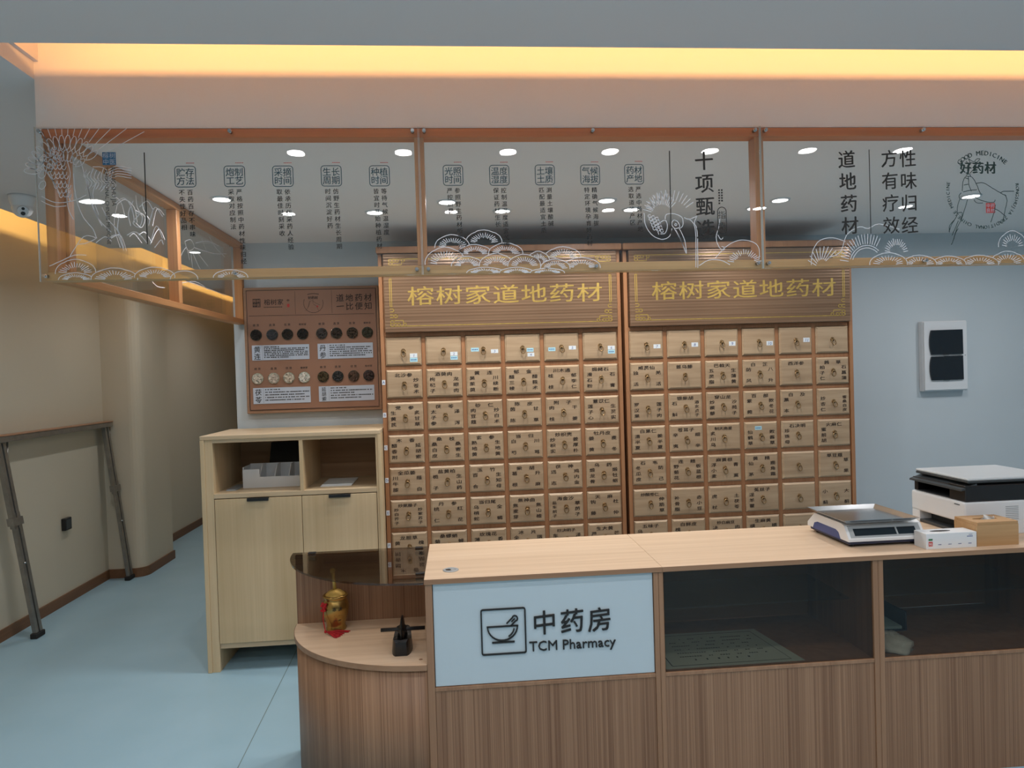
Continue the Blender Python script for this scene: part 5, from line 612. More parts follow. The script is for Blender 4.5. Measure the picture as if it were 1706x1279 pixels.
# ================================================================== herb sample board
def sample_board():
    xa, xb, za, zb, yf = -1.3105, -.4775, 1.396, 2.182, 4.405
    t = thing('herb_sample_board', (-.894, 4.43, za), 'brown wall board showing sixteen round herb samples and four white cards', 'display board')
    Geo().box(xa, xb, yf + .004, 4.449, za, zb, .003).obj('frame', M['board_edge'], t)
    Geo().box(xa + .017, xb - .015, yf, yf + .006, za + .018, zb - .016, .001).obj('panel', M['board'], t)
    m = XZ(yf - .0006); g = Geo(); a, b, c, d = xa + .021, xb - .017, za + .022, zb - .018
    g.ribbon([(a, c), (b, c), (b, d), (a, d), (a, c)], .004, m); g.obj('border_line', M['ink'], t)
    g = Geo()
    for q, ch in enumerate('榕树家'): g.text(ch, -1.164 + q * .040, 2.090, .039, m, bold=.012)
    g.text('中', -1.036, 2.098, .018, m, bold=.02)
    g.obj('brand_lettering', M['brush'], t); g = Geo()
    for q in range(12): g.rect(-1.185 + q * .0095, -1.1785 + q * .0095, 2.056, 2.061, m)
    g.obj('small_print', M['brush'], t); g = Geo()
    for q, ch in enumerate('道地药材'): g.text(ch, -.716 + q * .058, 2.107, .050, m, bold=.012, slant=.06)
    for q, ch in enumerate('一比便知'): g.text(ch, -.716 + q * .058, 2.054, .050, m, bold=.012, slant=.06)
    g.obj('slogan_lettering', M['brush'], t); g = Geo()
    for x in (-.993, -.768): g.ribbon([(x, 2.156), (x, 2.012)], .0016, m)
    g.ribbon([(a + .012, 2.006), (b - .012, 2.004)], .0022, m)
    g.obj('header_rules', M['brush'], t); g = Geo()
    g.text('好药材', -.883, 2.112, .020, m, bold=.04, step=.02)
    R = .060
    g.ribbon([(-.881 + R * cos(radians(q)), 2.078 + R * sin(radians(q))) for q in range(155, 386, 8)], .0022, m)
    for q in range(9): g.rect(-.915 + q * .0078, -.9095 + q * .0078, 2.131 + .004 * (1 - ((q - 4) / 4) ** 2), 2.136 + .004 * (1 - ((q - 4) / 4) ** 2), m)
    for pl in ([(-.915, 2.05), (-.905, 2.09), (-.885, 2.095), (-.87, 2.08), (-.84, 2.065)], [(-.90, 2.09), (-.91, 2.06), (-.93, 2.03)], [(-.88, 2.07), (-.862, 2.06), (-.85, 2.03)], [(-.885, 2.10), (-.882, 2.075)]): g.ribbon(pl, .0014, m)
    g.obj('round_logo', M['brush'], t)
    s = Geo().rect(-1.252, -1.205, 2.060, 2.112, m)
    s.obj('seal_stamp', M['brush'], t)
    q_ = Geo(); m2 = XZ(yf - .0010)
    for q, ch in enumerate('榕树中医'): q_.text(ch, -1.2285 + (-.0115, .0115)[q % 2], 2.086 + (.0125, -.0125)[q // 2], .022, m2, bold=.02)
    q_.obj('seal_lettering', M['board'], t)
    Geo().rect(-1.043, -1.028, 2.056, 2.076, m).rect(-.862, -.852, 2.052, 2.062, m).obj('red_seal', M['red_ink'], t)
    xs = [-1.237, -1.139, -1.046, -.952, -.835, -.744, -.646, -.552]
    rows = ((1.886, [(.020, .016, .014), (.05, .05, .055), (.022, .016, .011), (.012, .010, .008), (.055, .045, .042), (.035, .025, .018), (.06, .04, .025), (.045, .042, .025)]),
            (1.614, [(.62, .55, .46), (.58, .49, .41), (.60, .52, .42), (.72, .68, .62), (.06, .04, .015), (.03, .03, .03), (.09, .05, .032), (.05, .03, .026)]))
    random.seed(11)
    for r, (z, cols) in enumerate(rows):
        for k, x in enumerate(xs):
            y = yf
            mat = plain('herb_%d_%d' % (r, k), cols[k], .8, var=.35, scale=90)
            d = Geo().cyl((x, y, z), (x, y - .0065, z), .0345, 28).obj('sample_dish', mat, t)
            ring = [(x + .0335 * cos(q * pi / 16), y - .010, z + .0335 * sin(q * pi / 16)) for q in range(32)]
            Geo().tube(ring, .0016, 6, True).cyl((x, y - .004, z), (x, y - .0095, z), .0352, 28).obj('clear_rim', M['shelf_glass'], d)
            h = Geo()
            for q in range(70):
                a = random.uniform(0, 2 * pi); rr = .029 * math.sqrt(random.random())
                if r == 1 and k == 3 and (cos(a) > .5 and sin(a) > .2): continue
                sz = random.uniform(.0035, .0062)
                h.sphere((x + rr * cos(a), y - .012, z + rr * sin(a)), sz, 5, 3, (random.uniform(.7, 1.5), .7, random.uniform(.7, 1.3)))
            h.obj('dried_herb', mat, d)
            s = ('统货', '选货', '优货', '榕树家')[k % 4]
            lab = Geo(); lab.text(s, x, z + .061, .0165 if len(s) == 2 else .014, m, step=.022 if len(s) == 2 else .0155, bold=.02); lab.obj('sample_caption', M['ink'], t)
    for (x0, z0, x1, z1, nm, nl) in ((-1.266, 1.728, -.916, 1.822, '黄连', 7), (-.864, 1.726, -.521, 1.822, '丹参', 6), (-1.268, 1.456, -.917, 1.556, '茯苓', 5), (-.866, 1.458, -.521, 1.554, '延胡索', 5)):
        c = Geo().box(x0, x1, yf - .004, yf, z0, z1, .0006).obj('info_card', M['card'], t)
        mm = XZ(yf - .0046); g = Geo(); h = z1 - z0; n = len(nm)
        for q, ch in enumerate(nm): g.text(ch, x0 + .032, z1 - h * (q + .5) / n * .94 - .004, .042 if n == 2 else .029, mm, bold=.01, slant=.05)
        g.obj('card_title', M['ink'], c); g = Geo()
        for q in range(12): g.rect(x0 + .0625, x0 + .0640, z0 + .006 + q * h * .078, z0 + .010 + q * h * .078, mm)
        g.obj('dotted_rule', M['ink'], c); g = Geo()
        for q in range(nl):
            zz = z1 - .012 - q * (h - .018) / nl; x = x0 + .074; end = x1 - .008 - (random.uniform(.02, .12) if q in (0, nl - 1, 2) else 0)
            if q == 0: end = x0 + .17
            while x < end:
                wd = random.uniform(.004, .011); g.rect(x, min(x + wd, end), zz - .003, zz + .003, mm); x += wd + random.choice((.0018, .0018, .007))
        g.obj('card_text', M['ink'], c)
sample_board()

# ================================================================== counter
ZT, YF, YBK = .863, 2.49, 3.02
def counter_unit(xa, xb, label, kind, pl, pr):
    t = thing('counter_unit', ((xa + xb) / 2, 2.76, 0), label, 'counter', 'counter units')
    zc = ZT - .019
    for a, b in ((xa, xa + pl), (xb - pr, xb)): Geo().box(a, b, YF + .006, YBK - .006, 0, zc, .001).obj('side_panel', M['edge'], t)
    a, b = xa + pl, xb - pr
    Geo().box(a, b, YF + .012, YF + .030, 0, .450, .001).obj('front_panel', M['counter'], t)
    Geo().box(a, b, YF + .008, YBK - .02, .450, .464, .001).obj('deck', M['edge'], t)
    Geo().box(a, b, YBK - .024, YBK - .008, 0, .449).obj('back_panel', M['edge'], t)
    if kind == 'sign':
        p = Geo().box(a + .002, b - .002, YF + .014, YF + .022, .466, zc - .002, .001).obj('sign_panel', M['acrylic'], t)
        m0 = YF + .014
        def raised(g, name):
            # raised cut-out characters, 5 mm thick
            me = g.mesh(name, root_loc(p)); bm = bmesh.new(); bm.from_mesh(me)
            r = bmesh.ops.extrude_face_region(bm, geom=bm.faces[:])
            for v in r['geom']:
                if isinstance(v, bmesh.types.BMVert): v.co.y -= .006
            bmesh.ops.recalc_face_normals(bm, faces=bm.faces[:]); bm.to_mesh(me); bm.free(); me.materials.append(M['ink'])
            o = bpy.data.objects.new(name, me); C.objects.link(o); o.parent = p
        m = XZ(m0); g = Geo()
        for q, ch in enumerate('中药房'): g.text(ch, .294 + q * .1035, .679, .094, m, bold=.006, slant=.07)
        raised(g, 'chinese_lettering'); g = Geo(); g.latin('TCM Pharmacy', .3965, .594, .0515, m); raised(g, 'english_lettering')
        g = Geo(); x0, x1, z0, z1, r = .062, .223, .573, .738, .006
        ring = [(cx + r * cos(radians(q)), cz + r * sin(radians(q))) for cx, cz, a0 in ((x1 - r, z1 - r, 0), (x0 + r, z1 - r, 90), (x0 + r, z0 + r, 180), (x1 - r, z0 + r, 270)) for q in (a0, a0 + 30, a0 + 60, a0 + 90)]
        g.ribbon(ring + [ring[0]], .0052, m)
        g.ribbon([(.081, .674), (.197, .674)], .0048, m)
        bowl = [(.139 + .055 * cos(radians(q)), .674 + .052 * sin(radians(q)) * (1 if True else 1)) for q in range(180, 361, 12)]
        g.ribbon(bowl, .0048, m)
        g.ribbon([(.099, .6155), (.182, .6155)], .0055, m)
        g.ribbon([(.139 + .043 * cos(radians(q)), .671 + .041 * sin(radians(q))) for q in range(300, 351, 10)], .0042, m)
        dx, dz = .032, .030; ln = math.hypot(dx, dz); ux, uz = dx / ln, dz / ln; nx, nz = -uz, ux
        bx, bz = .160, .677
        pes = [(bx + nx * .0085, bz + nz * .0085), (bx + ux * .030 + nx * .0085, bz + uz * .030 + nz * .0085)] + [(bx + ux * .034 + .0105 * (nx * cos(radians(q)) + ux * sin(radians(q))), bz + uz * .034 + .0105 * (nz * cos(radians(q)) + uz * sin(radians(q)))) for q in range(0, 181, 20)] + [(bx + ux * .030 - nx * .0085, bz + uz * .030 - nz * .0085), (bx - nx * .0085 + ux * .004, bz - nz * .0085 + uz * .004)]
        g.ribbon(pes, .0044, m)
        g.ribbon([(bx + ux * .017, bz + uz * .017), (bx + ux * .034, bz + uz * .034)], .0036, m); raised(g, 'mortar_logo')
        Geo().box(a, b, YBK - .024, YBK - .008, .466, zc - .001).obj('inner_back_panel', M['edge'], t)
    else:
        Geo().box(a + .003, b - .003, YF + .012, YF + .018, .466, zc - .002, .0008).obj('glass_front', M['showcase'], t)
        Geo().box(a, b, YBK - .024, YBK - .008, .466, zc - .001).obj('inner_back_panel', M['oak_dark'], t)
        Geo().box(a + .002, b - .002, 2.66, 2.985, .642, .650, .0008).obj('glass_shelf', M['shelf_glass'], t)
        for x in (a + .006, b - .006):
            for y in (2.72, 2.93): Geo().cyl((x - .006, y, .638), (x + .006, y, .638), .004, 10).obj('shelf_pin', M['steel'], t)
    return t
counter_unit(-.139, .7245, 'counter unit with the white mortar sign reading TCM Pharmacy', 'sign', .026, .018)
counter_unit(.7255, 1.5825, 'counter unit with a dark glass showcase holding a printed certificate', 'glass', .018, .020)
counter_unit(1.5835, 2.44, 'counter unit with a dark glass showcase holding a plastic bag', 'glass', .020, .020)
t = thing('countertop', (.30, 2.76, ZT - .018), 'pale wood countertop slab with a cable grommet above the white sign', 'countertop')
Geo().box(-.141, .7395, YF + .0025, YBK, ZT - .018, ZT, .0008).obj('slab', M['top'], t)
Geo().box(-.141, .7395, YF, YF + .0024, ZT - .018, ZT - .0003).obj('shaded_edge_band', M['edge_shaded'], t)  # shade of the front edge is put into the band colour
g = Geo().lathe((-.045, 2.60, ZT), [(.030, 0), (.030, .002), (.027, .0032), (.016, .0034), (.016, .0015)], 28); g.obj('cable_grommet', M['grey'], t)
Geo().cyl((-.054, 2.595, ZT + .0036), (-.054, 2.595, ZT + .0042), .010, 20).obj('grommet_hole', M['black'], t)
t = thing('countertop', (1.59, 2.76, ZT - .018), 'pale wood countertop slab carrying the scale, boxes and printer', 'countertop')
Geo().box(.7405, 2.445, YF + .0025, YBK, ZT - .018, ZT, .0008).obj('slab', M['top'], t)
Geo().box(.7405, 2.445, YF, YF + .0024, ZT - .018, ZT - .0003).obj('shaded_edge_band', M['edge_shaded'], t)

def quarter(cx, cy, rx, ry, n=28): return [(cx, cy)] + [(cx - rx * sin(pi / 2 * k / n), cy - ry * cos(pi / 2 * k / n)) for k in range(n + 1)]
def curved_unit():
    t = thing('curved_counter_end', (-.38, 2.80, 0), 'curved wooden end cabinet with a display ledge and a smoked glass top', 'counter')
    cx, cy = -.140, 3.0
    Geo().prism(quarter(cx, cy, .567, .500), 'z', 0, .5325, True).obj('curved_front', M['counter'], t)
    Geo().prism(quarter(cx, cy, .575, .508), 'z', .533, .553).obj('ledge', M['top'], t)
    q0 = quarter(cx, cy, .5755, .5085)[1:]; q1 = quarter(cx, cy, .577, .510)[1:]
    Geo().prism(q1 + q0[::-1], 'z', .533, .5527).obj('shaded_edge_band', M['edge_shaded'], t)  # dark band colour carries the shade of the ledge front
    Geo().box(-.714, -.140, 3.0005, 3.018, 0, .846, .001).obj('back_panel', M['counter'], t)
    gl = Geo().prism(quarter(cx - .003, 3.018, .583, .532), 'z', .8465, .8545).obj('glass_top', M['smoke'], t)
    for x, y in ((-.640, 2.990), (-.185, 2.990), (-.160, 2.60)):
        Geo().box(x - .017, x + .017, y - .012, y + .010, .826, .8455, .002).box(x - .017, x + .017, y - .012, y + .010, .8555, .861, .002).obj('glass_clamp', M['black'], t)
    # screw covers on the ledge
    for x, y in ((-.158, 2.93), (-.165, 2.545)): Geo().cyl((x, y, .553), (x, y, .5536), .007, 16).obj('screw_cover', M['edge'], t)
curved_unit()

# ------------------------------------------------------------------ on the ledge
def golden_jar():
    c = (-.535, 2.915, .553)
    t = thing('golden_jar', c, 'small golden medicine jar with a pestle and red tassel on the ledge', 'jar')
    Geo().lathe(c, [(.041, 0), (.043, .006), (.038, .016), (.040, .030), (.050, .060), (.0555, .088), (.054, .108), (.047, .124), (.0445, .130), (.051, .138), (.052, .143), (.046, .147), (.040, .140), (.030, .10)], 36).obj('jar_body', M['gold_jar'], t)
    Geo().lathe((c[0], c[1], c[2] + .140), [(.043, 0), (.040, .008), (.026, .020), (.012, .026), (.006, .028)], 28).obj('lid', M['gold'], t)
    a = Vector((c[0], c[1], c[2] + .160)); b = Vector((c[0] - .006, c[1], c[2] + .238))
    Geo().cyl(a, b, .0078, 14, .0066).sphere(tuple(b + Vector((-.001, 0, .006))), .0112, 16, 10).obj('pestle', M['gold'], t)
    g = Geo(); m = lambda q, z: (c[0] + .004 + .0562 * sin(q), c[1] - .0562 * cos(q), z)
    for col, (s, qa) in enumerate((('本草良', .08), ('济世堂', .50))):
        for k, ch in enumerate(s): g.text(ch, 0, 0, .0175, (lambda qa, k: lambda a, b: (c[0] + (.0568 - .0048 * k) * sin(qa + a / .055), c[1] - (.0568 - .0048 * k) * cos(qa + a / .055), c[2] + .098 - k * .0215 + b))(qa, k), bold=.012)
    g.obj('engraved_lettering', M['brush'], t)
    q = Geo(); kx, ky, kz = c[0] - .040, c[1] - .044, c[2] + .108
    for k in range(26): 
        a = random.uniform(0, 2 * pi); q.sphere((kx + .012 * cos(a) * random.random(), ky + .006 * random.uniform(-1, 1), kz + .017 * random.uniform(-1, 1)), .0055, 7, 5)
    cord = [(kx, ky - .004, kz - .015), (kx - .004, ky - .004, c[2] + .06), (kx + .002, ky - .008, c[2] + .025), (kx + .006, ky - .012, c[2] + .009)]
    q.tube(cord, .0022, 6)
    q.obj('tassel_knot', M['red'], t)
    f = Geo(); o = Vector((kx + .006, ky - .012, c[2] + .010)); random.seed(5)
    for k in range(70):
        a = radians(random.uniform(-48, 12)); L = random.uniform(.058, .078) if a < 0 else random.uniform(.080, .100)
        e = o + Vector((cos(a) * L, sin(a) * L, -.0085)); mid = o.lerp(e, .5) + Vector((0, 0, random.uniform(.001, .006)))
        f.tube([tuple(o), tuple(mid), tuple(e)], .0013, 4)
    f.sphere(tuple(o), .006, 8, 6)
    f.obj('tassel_fringe', M['red'], t)
golden_jar()
def herb_mill():
    x, y, z = -.240, 2.655, .553
    t = thing('herb_mill', (x, y, z), 'black iron boat-shaped herb mill with a wheel and rod on the ledge', 'herb mill')
    # boat-shaped trough along Y with a hollow for the wheel
    secs = [(-.072, .020, .052, .052), (-.062, .026, .060, .058), (-.045, .031, .056, .046), (-.02, .034, .044, .026), (.0, .035, .040, .020), (.02, .034, .044, .026), (.045, .031, .056, .046), (.060, .025, .066, .064), (.068, .018, .068, .068)]
    v = []; f = []
    for (dy, hw, h, hc) in secs:
        v += [(x - hw * 1.12, y + dy * .96, z), (x - hw, y + dy, z + h), (x - hw * .55, y + dy, z + h), (x, y + dy, z + hc), (x + hw * .55, y + dy, z + h), (x + hw, y + dy, z + h), (x + hw * 1.12, y + dy * .96, z)]
    n = 7
    for i in range(len(secs) - 1):
        for k in range(n): f.append([i * n + k, i * n + (k + 1) % n, (i + 1) * n + (k + 1) % n, (i + 1) * n + k])
    f += [list(range(n)), list(range((len(secs) - 1) * n, len(secs) * n))[::-1]]
    Geo().add(v, f).obj('trough', M['iron'], t)
    wc = (x + .002, y - .002, z + .078); g = Geo(); n = 32
    prof = [(.052, 0), (.048, .004), (.018, .009), (.012, .016), (.012, -.016), (.018, -.009), (.048, -.004)]
    v = [(wc[0] + w_, wc[1] + r * cos(2 * pi * i / n), wc[2] + r * sin(2 * pi * i / n)) for r, w_ in prof for i in range(n)]
    g.add(v, [[k * n + i, k * n + (i + 1) % n, ((k + 1) % 7) * n + (i + 1) % n, ((k + 1) % 7) * n + i] for k in range(7) for i in range(n)]); g.obj('wheel', M['iron'], t)
    Geo().cyl((x - .080, wc[1], wc[2]), (x + .088, wc[1], wc[2]), .0072, 16).obj('rod', M['black'], t)
herb_mill()

# ------------------------------------------------------------------ on the worktop
def scale():
    xa, xb, ya, yb, z = 1.535, 1.858, 2.612, 2.920, ZT
    t = thing('weighing_scale', ((xa + xb) / 2, (ya + yb) / 2, z), 'white and blue electronic weighing scale with a steel tray on the worktop', 'scale')
    Geo().box(xa + .004, xb - .004, ya + .004, yb - .004, z + .010, z + .030, .004).obj('base_tray', M['navy'], t)
    for x in (xa + .03, xb - .03):
        for y in (ya + .03, yb - .03): Geo().cyl((x, y, z), (x, y, z + .0105), .012, 14).obj('foot', M['rubber'], t)
    body = [(ya - .004, z + .024), (ya - .004, z + .034), (ya + .030, z + .083), (ya + .05, z + .089), (yb - .05, z + .089), (yb + .01, z + .040), (yb + .01, z + .024)]
    Geo().prism(body, 'x', xa, xb).obj('housing', M['white'], t)
    # display panel lies on the sloped front
    def slope(a, b, h):   # a along X, b up the slope 0..1, h off the surface
        p0 = Vector((0, ya - .004, z + .034)); p1 = Vector((0, ya + .030, z + .083)); d = p1 - p0; nrm = Vector((0, -d.z, d.y)).normalized()
        q = p0 + d * b + nrm * h; return (a, q.y, q.z)
    def plate(a0, a1, b0, b1, h): return Geo().add([slope(a0, b0, 0), slope(a1, b0, 0), slope(a1, b1, 0), slope(a0, b1, 0), slope(a0, b0, h), slope(a1, b0, h), slope(a1, b1, h), slope(a0, b1, h)], [[0, 1, 2, 3], [4, 5, 6, 7], [0, 1, 5, 4], [1, 2, 6, 5], [2, 3, 7, 6], [3, 0, 4, 7]])
    plate(xa + .012, xb - .012, .10, .97, .002).obj('display_bezel', M['grey'], t)
    plate(xa + .030, xa + .205, .22, .72, .0035).obj('display_window', M['tinted'], t)
    plate(xa + .213, xb - .034, .22, .72, .0035).obj('display_window', M['tinted'], t)
    for x in (xa - .0012, xb - .0018):
        side = [(ya + .055, z + .022), (yb - .035, z + .022), (yb - .05, z + .048), (yb - .075, z + .056), (ya + .09, z + .056), (ya + .07, z + .048)]
        Geo().prism(side, 'x', x, x + .003).obj('side_grip', M['blue'], t)
    Geo().box(xa + .02, xb - .02, ya + .06, yb - .03, z + .0895, z + .0915, .0005).obj('platform_gasket', M['navy'], t)
    Geo().box(xa + .07, xb - .07, ya + .09, yb - .07, z + .0916, z + .0955, .001).obj('pan_support', M['black'], t)
    x0, x1, y0, y1, zb = 1.513, 1.826, 2.598, 2.892, z + .096
    g = Geo(); i = .022; h = .016; th = .0015
    O = [(x0, y0), (x1, y0), (x1, y1), (x0, y1)]; I = [(x0 + i, y0 + i), (x1 - i, y0 + i), (x1 - i, y1 - i), (x0 + i, y1 - i)]
    v = [(x, y, zb + h) for x, y in O] + [(x, y, zb + th) for x, y in I] + [(x, y, zb + h - th) for x, y in O] + [(x, y, zb) for x, y in I]
    f = [[4, 5, 6, 7], [8 + 4, 8 + 7, 8 + 6, 8 + 5]] + [[k, (k + 1) % 4, 4 + (k + 1) % 4, 4 + k] for k in range(4)] + [[8 + k, 12 + k, 12 + (k + 1) % 4, 8 + (k + 1) % 4] for k in range(4)] + [[k, 8 + k, 8 + (k + 1) % 4, (k + 1) % 4] for k in range(4)]
    g.add(v, f); g.obj('weighing_tray', M['steel'], t)
scale()
def glove_box():
    xa, xb, ya, yb, z = 1.806, 2.015, 2.533, 2.605, ZT
    t = thing('glove_box', ((xa + xb) / 2, 2.62, z), 'white carton of gloves with a red XL mark beside the scale', 'box')
    Geo().box(xa, xb, ya, yb, z, z + .061, .001).obj('carton', M['white'], t)
    m = XY(z + .0613); g = Geo()
    cx, cy = 1.890, ya + .037
    g.prism([(cx + .042 * cos(a) * (1.0), cy + .011 * sin(a)) for a in [2 * pi * k / 28 for k in range(28)]], 'z', z + .0609, z + .0616); g.obj('opening', M['black'], t)
    f = XZ(ya - .0005)
    lx = xa + .009
    Geo().rect(lx, lx + .017, z + .012, z + .030, f).obj('size_mark', M['red_ink'], t)
    Geo().rect(lx, lx + .017, z + .034, z + .041, f).obj('green_mark', plain('green_ink', (.03, .16, .06), .6, var=0), t)
    Geo().latin('XL', lx + .0085, z + .021, .013, XZ(ya - .0009), bold=.02).obj('size_lettering', M['paper'], t)
    g = Geo()
    for x in (1.855, 1.897, 1.938, 1.980):
        for k in range(3): g.rect(x + k * .0045, x + .0036 + k * .0045, z + .016, z + .0185, f)
    for k in range(4): g.rect(1.975 + k * .006, 1.980 + k * .006, z + .043, z + .046, f); g.rect(1.982 + k * .004, 1.985 + k * .004, z + .050, z + .052, f)
    g.obj('small_print', M['pen'], t)
glove_box()
def tissue_box():
    xa, xb, ya, yb, z, h = 2.020, 2.196, 2.538, 2.662, ZT, .094
    t = thing('tissue_box', ((xa + xb) / 2, 2.60, z), 'light wooden tissue box with a tissue poking out beside the printer', 'tissue box')
    Geo().box(xa, xb, ya, ya + .009, z, z + h - .0105, .001).box(xa, xb, yb - .009, yb, z, z + h - .0105, .001).box(xa, xa + .009, ya + .0095, yb - .0095, z, z + h - .0105, .001).box(xb - .009, xb, ya + .0095, yb - .0095, z, z + h - .0105, .001).obj('box_body', M['tissue_wood'], t)
    # lid with an oval slot
    cx, cy = (xa + xb) / 2 - .005, (ya + yb) / 2; n = 40; g = Geo(); v = []
    for k in range(n):
        a = 2 * pi * k / n; c, s = cos(a), sin(a); q = min((xb - xa) / 2 / max(abs(c), 1e-6), (yb - ya) / 2 / max(abs(s), 1e-6))
        v += [(min(max((xa + xb) / 2 + c * q, xa), xb), min(max(cy + s * q, ya), yb), 0), (cx + .052 * c, cy + .016 * s, 0)]
    vs = [(x, y, z + h) for x, y, _ in v] + [(x, y, z + h - .010) for x, y, _ in v]; N = 2 * n; f = []
    for k in range(n):
        a, b, c, d = 2 * k, 2 * k + 1, (2 * k + 3) % N, (2 * k + 2) % N
        f += [[a, d, c, b], [N + a, N + b, N + c, N + d], [a, N + a, N + d, d], [b, c, N + c, N + b]]
    g.add(vs, f); g.obj('slotted_lid', M['tissue_wood'], t)
    g = Geo(); random.seed(2); n = 12; v = []; f = []
    for i in range(n + 1):
        for j in range(5):
            a = i / n; v.append((cx - .014 + a * .052, cy + .008 * sin(a * 9 + j) * (j / 4) + .003 * sin(a * 5), z + h - .010 + j * .0082 * (1 - .9 * abs(a - .6)) * (.8 + .2 * sin(a * 7))))
    for i in range(n):
        for j in range(4): f.append([i * 5 + j, (i + 1) * 5 + j, (i + 1) * 5 + j + 1, i * 5 + j + 1])
    vv = v + [(x, y + .0012, zz) for x, y, zz in v]; k = len(v)
    Geo().add(vv, f + [[q + k for q in r][::-1] for r in f], True).obj('tissue', M['tissue'], t)
tissue_box()
def printer():
    xa, xb, ya, yb, z = 2.095, 2.515, 2.695, 3.035, ZT
    t = thing('laser_printer', ((xa + xb) / 2, 2.87, z), 'black and white multifunction printer at the end of the worktop', 'printer')
    g = Geo()
    g.box(xa, xb, ya, yb, z + .052, z + .140, .010); g.box(xa + .11, xb, ya + .001, yb - .001, z, z + .06, .002)
    g.box(xa + .002, xa + .11, ya + .001, ya + .05, z, z + .054, .003); g.box(xa + .002, xa + .11, yb - .05, yb - .001, z, z + .054, .003)
    g.obj('housing', M['white'], t)
    Geo().box(xa + .004, xa + .1095, ya + .0505, yb - .0505, z + .002, z + .014, .001).box(xa + .060, xa + .066, ya + .052, yb - .052, z + .014, z + .050).obj('paper_tray', M['dark_grey'], t)
    # black scanner deck with the paper outlet on the short side
    s = Geo(); zc = z + .141
    s.box(xa + .006, xb - .003, ya + .004, ya + .10, zc, zc + .068, .006); s.box(xa + .15, xb - .003, ya + .101, yb - .004, zc, zc + .068, .004)
    s.box(xa + .012, xa + .15, yb - .03, yb - .006, zc, zc + .045, .002); s.box(xa + .006, xa + .15, ya + .1005, yb - .004, zc + .045, zc + .062, .002)
    s.obj('scanner_deck', M['black'], t)
    Geo().prism([(xa - .012, zc + .046), (xa + .06, zc + .062), (xa + .06, zc + .076), (xa - .010, zc + .054)], 'y', ya + .006, yb - .006).obj('control_panel', M['dark_grey'], t)
    Geo().box(xa + .012, xa + .15, ya + .101, yb - .031, zc, zc + .003).obj('outlet_tray', M['dark_grey'], t)
    Geo().box(xa + .020, xb - .003, ya + .006, yb - .004, zc + .0765, zc + .086, .003).obj('lid_rim', M['dark_grey'], t)
    Geo().box(xa + .020, xb - .002, ya + .005, yb - .003, zc + .0865, zc + .098, .004).obj('scanner_lid', M['lid_grey'], t)
    g = Geo()
    for k in range(8): g.box(2.275, 2.332, ya - .0008, ya + .001, z + .062 + k * .0075, z + .0648 + k * .0075)
    g.obj('vent_grille', M['grey'], t)
    Geo().box(xa - .0008, xa + .001, ya + .030, ya + .062, z + .124, z + .1275).obj('lid_catch', M['dark_grey'], t)
    Geo().box(2.388, 2.42, ya - .001, ya + .001, z + .02, z + .05).obj('rating_label', M['red_ink'], t)
printer()
# ------------------------------------------------------------------ inside the showcases
t = thing('certificate', (1.03, 2.68, .464), 'printed certificate lying flat behind the showcase glass', 'paper')
P4 = [(.755, 2.525), (1.30, 2.525), (1.245, 2.86), (.748, 2.86)]
Geo().prism(P4, 'z', .4642, .4652).obj('sheet', M['certificate'], t)
g = Geo(); m = XY(.4656); random.seed(4)
g.ribbon([(.785, 2.545), (1.255, 2.545), (1.215, 2.835), (.775, 2.835), (.785, 2.545)], .004, m)
for r in range(7):
    y = 2.585 + r * .034; x = .84 + (.05 if r in (0, 6) else 0)
    while x < 1.19 - (.06 if r == 0 else 0):
        wd = random.choice((.006, .008)); g.rect(x, x + wd, y, y + (.012 if r == 0 else .007), m); x += wd + (random.choice((.03, .04)) if r == 0 else random.choice((.003, .003, .003, .03)))
g.obj('printed_lines', M['ink'], t)
t = thing('plastic_bag', (1.69, 2.62, .464), 'crumpled pale plastic bag behind the far showcase glass', 'bag')
random.seed(8); v = []; f = []; n, mr = 28, 8
for j in range(mr + 1):
    for i in range(n):
        a = 2 * pi * i / n; q = cos(pi / 2 * j / mr); rr = q * (1 + .10 * sin(3 * a + j) + .06 * sin(7 * a - 2 * j))
        v.append((1.695 + .085 * rr * cos(a), 2.605 + .085 * rr * sin(a), .4645 + .050 * sin(pi / 2 * j / mr) * (1 + .12 * sin(5 * a + j * 2))))
for j in range(mr):
    for i in range(n): f.append([j * n + i, j * n + (i + 1) % n, (j + 1) * n + (i + 1) % n, (j + 1) * n + i])
f.append(list(range(n))[::-1]); Geo().add(v, f, True).obj('bag_skin', M['bag'], t)
g = Geo()
for k in range(5): g.tube([(1.66 + k * .012, 2.55 + k * .006, .490 + .004 * k), (1.69 + k * .01, 2.60, .513), (1.68 + .012 * k, 2.655 - .004 * k, .492)], .0016, 5)
g.obj('bag_folds', M['bag'], t)
t = thing('document_tray', (1.82, 2.82, .464), 'dark blue document tray at the back of the far showcase', 'tray')
Geo().box(1.615, 1.86, 2.74, 2.97, .4642, .470, .001).box(1.615, 1.622, 2.74, 2.97, .470, .545, .001).box(1.853, 1.86, 2.74, 2.97, .470, .545, .001).box(1.622, 1.853, 2.962, 2.97, .470, .545, .001).obj('tray_shell', M['navy'], t)
Geo().box(1.63, 1.845, 2.75, 2.955, .4705, .482, .001).obj('documents', M['sticker_blue'], t)

